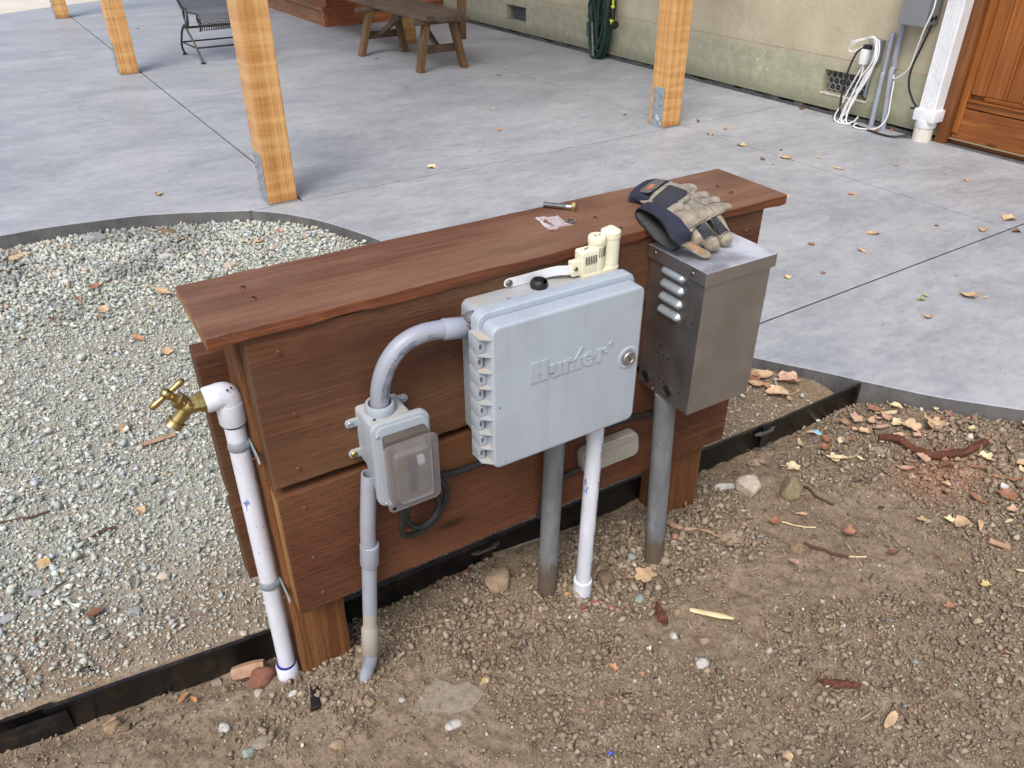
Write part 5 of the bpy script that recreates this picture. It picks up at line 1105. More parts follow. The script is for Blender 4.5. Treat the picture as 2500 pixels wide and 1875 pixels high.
pillow(bm, AT, .004, .010); flat_tube(bm, [(.785, .012, .720), (.7601, -.004, .722), (.729, -.0201, .722), (.7003, -.0342, .722), (.6801, -.0412, .72)], .006, .005)
hA, bvA = remesh(bm, 'leather_body', MT['leather'], GA, sd=3, amp=.0008, sc=.026)
def plate(quad, nu, nv, arch, rnd, th, lift=0.):
    """padded patch: a rounded, slightly arched plate"""
    q = [Vector(a) for a in quad]; bm = NB(); g_ = []; nz_ = ((q[1]-q[0]).cross(q[3]-q[0])).normalized(); nz_ = nz_ if nz_.z > 0 else -nz_
    for j in range(nv+1):
        row = []
        for i in range(nu+1):
            u, v = i/nu, j/nv
            if rnd: u2, v2 = 2*u-1, 2*v-1; k = (abs(u2)**rnd+abs(v2)**rnd)**(1/rnd); m = max(abs(u2), abs(v2)); f = (m/k if k > 1e-6 else 1); u, v = (u2*f+1)/2, (v2*f+1)/2
            row.append(bm.verts.new(q[0].lerp(q[1], u).lerp(q[3].lerp(q[2], u), v)+nz_*(arch*math.sin(PI*u)**.7*math.sin(PI*v)**.7+lift)))
        g_.append(row)
    for A, C in zip(g_, g_[1:]):
        for i in range(nu): bm.faces.new((A[i], A[i+1], C[i+1], C[i]))
    bv = BVHTree.FromBMesh(bm); bmesh.ops.solidify(bm, geom=bm.faces[:], thickness=th); return bm, bv
AM = [(.6952, .0156, .7205), (.7741, .062, .7205), (.7776, .0093, .7215), (.6819, -.0376, .7215)]
bm, _ = plate(AM, 20, 16, .0035, 9, .003); obj('mesh_back', bm, MT['airmesh'], GA, True, ang=60)
obj('mesh_finger', conform([(.7364, -.0741, .715), (.7532, -.0753, .715), (.7508, -.1094, .7), (.728, -.1086, .7)], bvA, 6, 8, .0009), MT['airmesh'], GA, True); obj('mesh_finger', conform([(.700, -.083, .715), (.7209, -.081, .715), (.7164, -.1153, .7), (.6967, -.113, .7)], bvA, 6, 8, .0009), MT['airmesh'], GA, True)
bm = NB(); flat_tube(bm, [(.697, .060, .708), (.72, .078, .711), (.76, .0985, .711), (.79, .100, .710)], .011, .008); flat_tube(bm, [(.7, .047, .712), (.73, .062, .714), (.77, .080, .714), (.79, .088, .713)], .014, .007); cA, bvC = remesh(bm, 'cuff', MT['navy'], GA, sd=7, amp=.0006)
APO = [(.7062, .0633, .7185), (.7767, .1007, .7185), (.7785, .0748, .722), (.7101, .0373, .722)]
bm, bvP = plate(APO, 16, 8, .002, 5, .003, .001); sA = obj('wrist_strap', bm, MT['strapgrey'], GA, True, ang=60)
bm, _ = plate([Vector(APO[0]).lerp(Vector(APO[3]), .0)+Vector((-.002, -.001, -.001)), Vector(APO[1])+Vector((.001, .002, -.001)), Vector(APO[2])+Vector((.002, -.002, -.001)), Vector(APO[3])+Vector((-.002, -.002, -.001))], 16, 8, .001, 5, .002); obj('strap_border', bm, MT['black'], sA, True, ang=60)
obj('strap_lettering', drop_text('STIHL', [(.7085, .0585, .73), (.752, .082, .73), (.756, .067, .73), (.712, .0435, .73)], bvP, .0118, .0003, .0001), MT['orange'], sA)
GB = thing('work_glove', 'upper work glove, tan palm up, open dark cuff over the cap board edge', 'glove', (.72, -.05, T), 'pair of work gloves')
BP = [(.6684, -.0538, .726), (.6926, -.0520, .728), (.7372, -.0273, .726), (.7704, -.0058, .724), (.7878, -.0096, .722), (.783, -.0332, .722), (.779, -.0607, .72), (.7892, -.0686, .718), (.7776, -.0739, .716), (.7569, -.0797, .716), (.7422, -.0817, .714), (.72, -.0865, .712), (.6984, -.0925, .712), (.6763, -.1045, .708), (.6636, -.1014, .716), (.6619, -.0848, .724)]
bm = NB(); pillow(bm, BP, .0045, .009)
for f_ in ([(.7539, -.0243, .722), (.7744, -.0149, .723), (.7905, -.0177, .721)], [(.7543, -.0458, .722), (.7753, -.0415, .723), (.7873, -.0474, .721)], [(.7533, -.0655, .718), (.7725, -.0648, .720), (.7928, -.068, .718)]): flat_tube(bm, f_, .0108, .0062)
flat_tube(bm, [(.6671, -.0609, .726), (.6774, -.0560, .729), (.6893, -.0562, .731), (.700, -.047, .730)], .0085, .0075)
hB, bvB = remesh(bm, 'leather_body', MT['leather'], GB, sd=12, amp=.0016, sc=.045)
def seam(pts, bvh, par, rad=.0006, m='lining', off=.0002):
    P_ = []
    for q in spline([(a, b, 0) for a, b in pts], 6):
        h = bvh.ray_cast(Vector((q.x, q.y, .80)), Vector((0, 0, -1)))
        if h[0] is not None: P_.append(h[0]+Vector((0, 0, off)))
    if len(P_) > 2: obj('seam', tube(NB(), P_, rad, 5), MT[m], par, True)
for q in ([(.757, -.030), (.772, -.026), (.786, -.030)], [(.757, -.054), (.772, -.053), (.784, -.057)], [(.690, -.050), (.720, -.040), (.750, -.020)], [(.672, -.100), (.70, -.090), (.735, -.080)], [(.745, -.012), (.750, -.045), (.748, -.078)]): seam(q, bvB, GB)
for q in ([(.728, -.111), (.739, -.112), (.751, -.110)], [(.697, -.115), (.707, -.117), (.717, -.116)], [(.693, -.03), (.735, -.015), (.775, .006)], [(.79, .09), (.80, .065), (.806, .045)]): seam(q, bvA, GA)
rim = [(.6611, .0115, .706), (.6598, .0014, .718), (.6465, -.036, .727), (.6404, -.071, .727), (.6327, -.0951, .722), (.6303, -.1132, .712), (.6429, -.1191, .699)]; inn_ = [(.690, .020, .713), (.684, .0017, .724), (.6652, -.0540, .734), (.6616, -.0889, .732), (.6625, -.1028, .725), (.665, -.1145, .716), (.6716, -.1105, .702)]
bot = [(.6611, .0115, .706), (.650, -.0098, .7035), (.6385, -.041, .7035), (.6365, -.0645, .697), (.644, -.0834, .688), (.650, -.098, .6835), (.6429, -.1191, .699)]; bin_ = [(.690, .020, .713), (.686, .000, .7045), (.675, -.03, .7045), (.668, -.06, .700), (.668, -.085, .692), (.670, -.10, .688), (.6716, -.1105, .702)]
def sheet(A_, C_, n=5):
    a, c = spline(A_, 5), spline(C_, 5); bm = NB(); g_ = [[bm.verts.new(p_.lerp(q_, k/n)+Vector((0, 0, .004*math.sin(PI*k/n)))) for k in range(n+1)] for p_, q_ in zip(a, c)]
    for P_, Q_ in zip(g_, g_[1:]):
        for k in range(n): bm.faces.new((P_[k], P_[k+1], Q_[k+1], Q_[k]))
    return bm
bm = sheet(rim, inn_); bmesh.ops.solidify(bm, geom=bm.faces[:], thickness=.0022); cB = obj('cuff', bm, MT['navy'], GB, True, ang=60)
bm = sheet(bot, bin_); bmesh.ops.solidify(bm, geom=bm.faces[:], thickness=.002); obj('cuff_lining', bm, MT['lining'], GB, True, ang=60)
bm = sheet(inn_, bin_, 3); obj('cuff_lining', bm, MT['lining'], GB, True)
bm = NB(); tube(bm, spline(rim, 5), .0016, 6); tube(bm, spline(bot, 5), .0014, 6); obj('cuff_binding', bm, MT['black'], GB, True)
bm = NB(); v_ = [bm.verts.new(q) for q in ((.6435, -.0335, .7062), (.6535, -.0235, .7064), (.6560, -.0285, .7066), (.6460, -.0395, .7058))]; bm.faces.new(v_); obj('size_tag', bm, MT['strapgrey'], GB)
strp = [(.6535, -.1095, .700), (.6622, -.108, .696), (.6720, -.1165, .689), (.682, -.126, .6825), (.6905, -.135, .679)]; wd = [.0105, .011, .0115, .012, .0095]
bm = NB(); P_ = spline(strp, 5); rg = []; d_ = Vector((.72, .69, .12)).normalized()
for i, q in enumerate(P_):
    t = i/(len(P_)-1); e = .0118*math.sqrt(max(.02, 1-max(0, (t-.72)/.285)**2)); rg.append([bm.verts.new(q+d_*e*k/3+Vector((0, 0, .0015*(1-(k/3)**2)))) for k in range(-3, 4)])
for A, C in zip(rg, rg[1:]):
    for k in range(6): bm.faces.new((A[k], A[k+1], C[k+1], C[k]))
bm.normal_update(); bvS = BVHTree.FromBMesh(bm); bmesh.ops.solidify(bm, geom=bm.faces[:], thickness=.0022); sB = obj('wrist_strap', bm, MT['straptan'], GB, True, ang=60)
obj('strap_lettering', drop_text('STIHL', [(.690, -.1275, .7), (.6655, -.1045, .7), (.6585, -.1125, .7), (.6825, -.1365, .7)], bvS, .0108, .0030, .0001), MT['orange'], sB)
# ------------------------------------------------------------ small things
LEAVES = [
(1.972,3.844,0.05,0.035,'o','tan','small tan leaf on open patio between first post and wooden bench'),
(2.161,3.085,0.05,0.031,'o','tan','small tan leaf on patio halfway from bench to right hand post'),
(1.978,2.691,0.05,0.037,'p','orange','upright orange brown leaf on patio in front of green hose'),
(2.431,3.675,0.05,0.025,'o','tan','tiny cream leaf on patio near front leg of wooden bench'),
(1.388,2.305,0.05,0.059,'p','cream','pale cream leaf alone on slab behind wooden wall'),
(0.253,2.56,0.05,0.048,'o','tan','curled tan leaf on slab near curved kerb'),
(2.182,4.804,0.05,0.037,'o','orange','small orange leaf beside front bench leg'),
(0.939,7.159,0.05,0.049,'o','orange','small orange leaf on patio between chair and second post'),
(2.892,4.14,0.05,0.032,'o','tan','small tan leaf on patio below foundation vent'),
(2.736,2.604,0.05,0.025,'o','brown','tiny dark leaf on patio just in front of right hand post'),
(2.865,2.063,0.05,0.049,'p','tan','tan leaf lying on patio joint right of the plated post'),
(2.852,1.828,0.05,0.056,'p','yellow','yellowish leaf on patio joint, second from the plated post'),
(3.0,2.096,0.05,0.036,'p','orange','orange leaf with upturned tips just right of plated post'),
(2.986,2.285,0.05,0.046,'n','brown','narrow brown leaf close behind plated post'),
(2.772,1.609,0.05,0.034,'p','brown','small brown leaf left of the tan leaf pair on the joint'),
(2.882,1.568,0.05,0.064,'p','tan','long tan leaf of the pair lying on patio joint'),
(2.883,1.534,0.05,0.029,'n','tan','narrow light leaf of the pair lying on patio joint'),
(2.755,1.537,0.05,0.034,'n','cream','small cream leaf just below the tan pair on the joint'),
(2.96,1.67,0.05,0.022,'o','brown','tiny brown leaf on the house side of the patio joint'),
(3.021,1.493,0.05,0.03,'p','tan','small tan leaf between patio joint and house wall'),
(2.965,1.329,0.05,0.058,'n','tan','flat tan leaf on patio beyond the wall end'),
(3.233,1.228,0.05,0.027,'p','orange','small orange leaf on slab in front of wooden door'),
(2.73,1.071,0.05,0.039,'p','orange','bright orange curled leaf on slab beyond wall end'),
(2.44,0.741,0.05,0.058,'o','tan','oval tan leaf with long stalk on slab'),
(2.267,0.653,0.05,0.037,'o','tan','curled tan leaf with stalk below the oval one'),
(2.161,0.789,0.05,0.034,'p','rust','rust leaf on slab right of the metal box lid'),
(2.487,1.191,0.05,0.028,'n','cream','pale leaf peeping past the right end of cap board'),
(2.821,0.548,0.05,0.051,'o','tan','flat tan leaf left of where two joints cross'),
(3.01,0.561,0.05,0.072,'p','tan','large tan leaf above where two joints cross'),
(2.911,0.474,0.05,0.04,'o','brown','brown leaf right of where two joints cross'),
(3.308,0.932,0.05,0.035,'p','tan','small tan leaf on slab below wooden door'),
(3.68,2.181,0.05,0.047,'p','brown','brown leaf against house wall below vent'),
(3.694,1.967,0.05,0.049,'n','brown','dark curled leaf under the hexagon wire vent'),
(3.71,1.946,0.05,0.032,'p','rust','rust leaf under the hexagon wire vent'),
(3.73,1.624,0.05,0.047,'n','rust','rust leaf between conduit feet and downspout'),
(3.655,1.659,0.05,0.04,'o','rust','leaf under the white cord loop by conduit feet'),
(3.677,1.503,0.05,0.037,'n','brown','brown leaf beside the downspout foot'),
(3.738,1.407,0.05,0.043,'p','rust','rust leaf in corner between downspout and door frame'),
(1.869,0.635,0.05,0.031,'p','yellow','yellow leaf on slab just right of metal box'),
(2.001,0.597,0.05,0.027,'p','rust','small rust leaf with stalk on slab, right of the yellow leaf'),
(2.141,0.315,0.05,0.027,'o','yellow','pale yellow leaf touching the green leaf on lower slab'),
(2.101,0.302,0.05,0.029,'o','green','green leaf on lower right slab'),
(2.014,0.216,0.05,0.037,'p','tan','tan leaf with dark base below the green leaf'),
(2.255,0.238,0.05,0.069,'p','tan','largest broad tan leaf on lower right slab'),
(2.287,0.207,0.05,0.02,'o','yellow','small yellow leaf right of the largest slab leaf'),
(2.239,0.266,0.05,0.022,'n','tan','small leaf left of the largest slab leaf'),
(2.712,0.668,0.05,0.021,'p','brown','brown leaf crumb on the slab above the diagonal groove'),
(1.428,0.029,None,0.036,'p','rust','rust leaf at the foot of black edging end'),
(1.464,0.023,None,0.043,'p','pink','pinkish leaf heap piece beside edging end'),
(1.452,0.008,None,0.031,'o','tan','tan leaf under the pinkish leaf by edging end'),
(1.473,-0.014,None,0.033,'o','tan','tan leaf right of the heap by edging end'),
(1.497,-0.016,None,0.035,'n','pink','narrow pinkish leaf standing near kerb corner'),
(1.517,-0.059,None,0.047,'p','cream','cream star shaped leaf above brown root'),
(1.524,-0.088,None,0.058,'p','tan','broad tan leaf touching the cream star leaf'),
(1.573,-0.117,None,0.067,'p','tan','large pale leaf pair above the root middle'),
(1.585,-0.085,None,0.024,'n','tan','small upright leaf between kerb and root'),
(1.62,-0.097,None,0.024,'n','rust','small rust leaf near kerb above the root'),
(1.663,-0.058,None,0.045,'n','cream','cream narrow leaf against the kerb face'),
(1.414,-0.037,None,0.034,'p','tan','curled tan leaf left of the root end'),
(1.411,-0.017,None,0.023,'o','tan','tan leaf between edging and root'),
(1.273,0.031,None,0.044,'n','tan','long narrow tan leaf against black edging'),
(1.356,-0.037,None,0.033,'p','rust','brown rust leaf beside cream leaf left of root'),
(1.339,-0.029,None,0.029,'o','cream','cream leaf beside rust leaf left of root'),
(1.284,-0.031,None,0.036,'p','rust','ragged rust leaf right of edging clip'),
(1.272,-0.074,None,0.057,'n','cream','long cream leaf on bare dirt left of the root'),
(1.323,-0.102,None,0.025,'n','cream','small pale leaf beside the long cream leaf'),
(1.164,-0.038,None,0.041,'p','cream','cream ragged leaf by the mossy rock'),
(1.377,-0.087,None,0.033,'n','tan','narrow tan leaf next to rounded pebble'),
(1.334,0.054,None,0.021,'o','tan','tan chip next to blue plastic scrap'),
(1.055,-0.16,None,0.031,'n','tan','narrow tan leaf below the mossy rock'),
(1.422,-0.331,None,0.047,'n','rust','long rust leaf on dirt at right'),
(1.486,-0.36,None,0.055,'p','rust','broad rust leaf near right edge of picture'),
(1.551,-0.337,None,0.041,'n','rust','flat rust leaf above the white chip'),
(1.516,-0.336,None,0.03,'o','white','white paper like chip among leaves at right'),
(1.61,-0.319,None,0.035,'o','tan','tan leaf stacked on cream leaf at right edge'),
(1.588,-0.331,None,0.034,'n','cream','cream leaf under tan leaf at right edge'),
(1.53,-0.309,None,0.019,'o','orange','orange red leaf by bark fibres'),
(1.32,-0.359,None,0.048,'o','tan','large egg shaped tan leaf on lower dirt'),
(1.304,-0.34,None,0.027,'p','cream','cream leaf left of the egg shaped leaf'),
(1.347,-0.384,None,0.035,'n','tan','tan leaf right of the egg shaped leaf'),
(1.412,-0.408,None,0.027,'n','cream','pale leaf right on dirt below rust leaf'),
(1.454,-0.392,None,0.032,'p','pink','pinkish leaf touching grey stone at right edge'),
(1.252,-0.311,None,0.024,'p','tan','small jagged tan leaf in middle of dirt'),
(1.113,-0.24,None,0.019,'p','rust','small rust leaf above larger rust leaf'),
(1.093,-0.254,None,0.032,'p','rust','larger rust leaf in middle of dirt'),
(0.924,-0.255,None,0.027,'o','pink','pinkish leaf on dirt near the flat stone'),
(1.207,-0.486,None,0.024,'p','yellow','yellow leaf on lower right dirt'),
(1.295,-0.505,None,0.027,'n','cream','cream leaf at right border of lower dirt'),
(1.096,-0.484,None,0.025,'p','rust','rust curled leaf near lower right'),
(1.652,-0.262,None,0.028,'n','tan','narrow tan leaf right of root end'),
(0.654,-0.122,None,0.056,'p','tan','big tan leaf on dirt between the grey conduits'),
(0.624,-0.11,None,0.016,'p','rust','rust leaf behind the big tan leaf'),
(0.467,-0.264,None,0.018,'p','orange','orange leaf fragment on lower dirt'),
(0.489,-0.089,None,0.013,'p','orange','orange leaf crumb right of grey conduit foot'),
(0.791,-0.581,None,0.046,'n','tan','pointed tan leaf on the lower right dirt'),
(0.6,-0.537,None,0.024,'p','tan','tan leaf at bottom edge of picture'),
(0.986,-0.147,None,0.031,'p','rust','rust leaf beside mossy rock'),
(1.377,0.269,0.0,0.068,'o','tan','large tan leaf of the pile behind the metal box'),
(1.414,0.208,0.0,0.076,'p','pink','pinkish leaf of the pile behind the metal box'),
(1.345,0.182,0.0,0.066,'o','tan','lower tan leaf of the pile behind the metal box'),
(1.327,0.245,0.0,0.05,'o','tan','left tan leaf of the pile behind the metal box'),
(1.345,0.219,0.0,0.05,'n','orange','orange leaf of the pile behind the metal box'),
(1.353,0.148,0.0,0.033,'n','tan','narrow tan leaf leaning on edging inside'),
(1.284,0.236,0.0,0.029,'o','tan','small tan leaf left of the leaf pile'),
(1.355,0.205,0.0,0.033,'o','white','whitish leaf in middle of the pile'),
(1.346,0.269,0.0,0.051,'p','rust','rust leaf at the back of the pile'),
(-0.296,2.254,0.0,0.085,'o','tan','large tan leaf on gravel near the curved kerb'),
(-0.097,1.622,0.0,0.048,'p','tan','tan leaf on gravel, above the orange scrap'),
(-0.11,1.583,0.0,0.026,'p','orange','orange bark scrap on gravel below a tan leaf'),
(0.093,1.66,0.0,0.09,'n','tan','long tan leaf poking out under cap board end'),
(-0.098,1.832,0.0,0.055299999999999995,'p','rust','rust bark patch on gravel'),
(-0.153,1.753,0.0,0.046,'n','rust','narrow rust bark strip on gravel'),
(-0.038,1.967,0.0,0.021,'o','rust','small red brown chip on gravel'),
(-0.239,1.637,0.0,0.03,'o','brown','dark brown square chip on gravel'),
(-0.328,2.138,0.0,0.03,'o','rust','rust chip at left border of gravel'),
(0.25,2.121,0.0,0.087,'n','tan','tan leaf among coarse gravel by kerb'),
(0.274,2.033,0.0,0.021,'o','orange','small orange leaf on coarse gravel'),
(-0.034,1.368,0.01,0.054,'n','orange','bright orange curled leaf on gravel'),
(0.019,1.239,0.01,0.045,'p','tan','tan leaf on gravel left of the wall end'),
(0.483,1.943,0.01,0.058,'p','tan','tan leaf on gravel under kerb bend'),
(0.505,1.841,0.01,0.048,'p','pink','pinkish leaf on gravel under kerb bend'),
(0.579,2.001,0.01,0.043,'p','rust','rust leaf against kerb at bend'),
(-0.147,0.892,0.01,0.034,'o','tan','tan stone like chip on gravel in the middle'),
(-0.165,0.549,0.02,0.029,'o','tan','tan leaf on gravel left of white pipe'),
(-0.353,0.488,0.02,0.04,'s','wood','square wood offcut lying on gravel'),
(-0.189,0.082,None,0.029,'n','orange','orange leaf on dirt below edging'),
(-0.174,0.066,None,0.023,'n','orange','second narrow orange leaf on dirt below edging'),
(-0.284,0.29,0.02,0.035,'p','brown','brown bark shreds on dusty gravel')
]
ROCKS = [
(1.099, -0.092, 0.0595, 'mossy', 'olive tan angular rock with a pale streak in the dirt right of the wall',(1, 0.85, 0.8)),
(1.396, -0.099, 0.028, 'greytan', 'rounded grey pebble beside the brown root',(1, 1, 0.7)),
(1.025, -0.033, 0.0685, 'pale', 'rough pale quartz rock near the right post of the plank wall',(1, 0.8, 0.6)),
(0.989, 0.002, 0.0617, 'white', 'white and grey speckled stone sliver near the right post',(1, 0.32, 0.3)),
(1.131, 0.038, 0.0442, 'tanrock', 'reddish tan clod against black edging right of the post',(1, 0.7, 0.5)),
(0.399, 0.013, 0.0591, 'tanrock', 'triangular tan rock at the foot of the black edging',(1, 0.85, 0.7)),
(0.58, -0.091, 0.0437, 'brownrock', 'brown rock just right of the white pipe foot',(1, 0.8, 0.6)),
(0.88, -0.136, 0.0559, 'flake', 'flat layered tan stone slab on dirt right of the steel box conduit',(1, 0.8, 0.22)),
(0.965, -0.228, 0.0303, 'tanrock', 'upright tan stone in the middle of the dirt',(0.8, 0.7, 1)),
(-0.098, -0.084, 0.032, 'greytan', 'smooth oval grey pebble near bottom of the picture',(1, 0.62, 0.5)),
(-0.028, -0.029, 0.0151, 'white', 'small white triangular stone below the post foot',(1, 0.8, 0.6)),
(0.179, -0.214, 0.0278, 'white', 'white stone with dark specks below the concrete shard',(1, 0.7, 0.5)),
(0.265, -0.171, 0.0155, 'yellow', 'yellow pebble at the corner of the concrete shard',(1, 0.9, 0.7)),
(0.075, -0.109, 0.0202, 'tanrock', 'orange tan pebble between dark slate and concrete shard',(1, 0.9, 0.7)),
(-0.076, 0.01, 0.016, 'pale', 'cream pebble below the white standpipe',(1, 0.9, 0.7)),
(-0.122, -0.089, 0.0213, 'greygreen', 'grey green chip beside the smooth oval pebble',(1, 0.8, 0.6)),
(0.003, -0.152, 0.0244, 'tanrock', 'angular tan stone at lower left of the dirt',(1, 0.8, 0.5)),
(0.125, -0.131, 0.013, 'white', 'flat pale pebble left of the concrete shard',(1, 0.7, 0.4)),
(0.04, 0.001, 0.0124, 'tanrock', 'tan pebble at the foot of the left post',(1, 0.9, 0.8)),
(0.605, -0.336, 0.0285, 'white', 'white lump of plaster on the lower dirt',(1, 0.75, 0.6)),
(0.606, -0.163, 0.0214, 'greygreen', 'grey green stone below the big tan leaf',(1, 0.8, 0.5)),
(0.581, -0.089, 0.0348, 'brownrock', 'brown clod behind the white pipe foot',(1, 0.8, 0.6)),
(0.674, -0.141, 0.0264, 'brownrock', 'brown clod right of the big tan leaf',(1, 0.7, 0.6)),
(0.648, -0.223, 0.0213, 'tanrock', 'flat tan stone left of the pale stick',(1, 0.7, 0.4)),
(0.604, -0.264, 0.0166, 'white', 'white chip beside the bark and fluff',(0.8, 0.9, 0.5)),
(0.647, -0.3, 0.0195, 'tanrock', 'tan stone under the pale stick',(1, 0.8, 0.6)),
(-0.06, 0.042, 0.0483, 'redclod', 'reddish brown clod by the standpipe foot',(1, 0.8, 0.7)),
(-0.131, 0.091, 0.0211, 'greytan', 'round grey pebble against the edging, left of the standpipe',(1, 0.8, 0.7)),
(-0.3, 0.084, 0.03, 'tanrock', 'tan rock on dirt below the edging',(1, 0.8, 0.7)),
(-0.283, 0.068, 0.021, 'brownrock', 'brown rock touching the tan rock below the edging',(1, 0.9, 0.6)),
(-0.123, 0.059, 0.0174, 'tanrock', 'upright tan stone left of the reddish clod',(0.7, 0.6, 1)),
(-0.144, -0.026, 0.0201, 'white', 'white pebble at lower left of the dirt',(1, 0.8, 0.6)),
(-0.374, 0.409, 0.0325, 'grey', 'large grey stone in the dusty gravel at left',(1, 0.6, 0.5)),
(-0.42, 0.366, 0.0361, 'grey', 'slaty grey stone at the left border of the gravel',(1, 0.5, 0.4)),
(-0.222, 0.265, 0.0247, 'grey', 'pale grey stone in dusty gravel near edging',(1, 0.7, 0.6)),
(-0.16, 0.334, 0.0234, 'pale', 'pale pink stone in the gravel left of the standpipe',(1, 0.9, 0.7)),
(-0.036, 2.31, 0.0768, 'grey', 'large rounded grey cobble against the curved kerb',(1, 0.62, 0.55)),
(-0.139, 2.288, 0.0683, 'tanrock', 'flat brownish stone near the left end of the kerb',(1, 0.5, 0.35)),
(-0.294, 2.326, 0.061, 'tanrock', 'brown stone touching the kerb near left border',(1, 0.5, 0.35)),
(0.159, 1.969, 0.059, 'white', 'white lump on gravel above the cap board end',(1, 0.6, 0.5)),
(0.037, 2.352, 0.0287, 'greygreen', 'upright stone leaning on the kerb, nearest to the grey cobble',(0.7, 0.7, 1.1)),
(0.052, 2.316, 0.0284, 'greygreen', 'second upright stone leaning on the kerb',(0.6, 0.7, 1.1)),
(0.293, 2.243, 0.038, 'grey', 'grey round stone on the kerb foot under the nearest post',(1, 0.8, 0.8)),
(0.209, 2.243, 0.0798, 'brownrock', 'rusty brown flat stone at the kerb foot',(1, 0.5, 0.4)),
(0.335, 1.766, 0.0629, 'pale', 'pale stone on gravel behind the cap board',(1, 0.6, 0.5)),
(-0.144, 0.904, 0.0307, 'tanrock', 'tan pebble in the gravel left of the tap',(1, 0.9, 0.7))]
def ball(size, sc3, seed, sub=2, flat=.5):
    """angular stone: an icosphere cut by random planes and roughened"""
    bm = NB(); bmesh.ops.create_icosphere(bm, subdivisions=sub+1, radius=.5); rs = np.random.RandomState(seed); pl_ = [(Vector(q).normalized(), rs.uniform(.30, .46)) for q in rs.normal(size=(9, 3))]
    for v in bm.verts:
        for n_, d_ in pl_:
            k = v.co.dot(n_)
            if k > d_: v.co -= n_*(k-d_)
        v.co *= 1+.09*float(fbm(v.co.x*2+seed, v.co.y*2+v.co.z*3, .6, 3, seed % 50)); v.co = Vector((v.co.x*sc3[0], v.co.y*sc3[1], v.co.z*sc3[2]))*size*1.12
    return bm
RC = {'mossy': (136, 122, 92), 'greytan': (146, 134, 118), 'pale': (190, 176, 158), 'white': (188, 184, 175), 'tanrock': (152, 130, 104), 'brownrock': (116, 96, 74), 'flake': (160, 140, 116), 'yellow': (204, 176, 120), 'greygreen': (150, 160, 150), 'redclod': (128, 84, 66), 'grey': (150, 150, 148)}
def rockmat(k, c):
    g = NT('rock_'+k); n = g.noise(g.map(g.ro, (70,)*3), 1, 6, .65); f = g.noise(g.map(g.ro, (300,)*3), 1, 3, .7); col = lin(*c)
    b = g.ramp(n, [(.3, tuple(a*.62 for a in col[:3])+(1,)), (.68, tuple(min(1, a*1.15) for a in col[:3])+(1,))])
    if k == 'white': b = g.mix(g.ramp(g.vor(g.map(g.ro, (110,)*3), 1), [(.12, .6), (.25, 0.)]), b, lin(110, 108, 106))
    return g.out(b, .88, 0, g.bump(g.math('ADD', n, f), .6, .002))
for k, c in RC.items(): MT['rk_'+k] = rockmat(k, c)
for i, (x, y_, s_, k, w_, s3) in enumerate(ROCKS):
    z = float(H(x, y_))+s_*s3[2]*.22; bm = ball(s_, s3, 100+i); bmesh.ops.rotate(bm, verts=bm.verts, cent=(0, 0, 0), matrix=Matrix.Rotation(random.Random(i).uniform(-.7, .7), 3, 'Z')); bmesh.ops.translate(bm, verts=bm.verts, vec=(x, y_, z))
    nm = 'pebble' if s_ < .03 else 'rock'; tag(obj(nm, bm, MT['rk_'+k], None, True, org=(x, y_, z), ang=40), w_, nm)

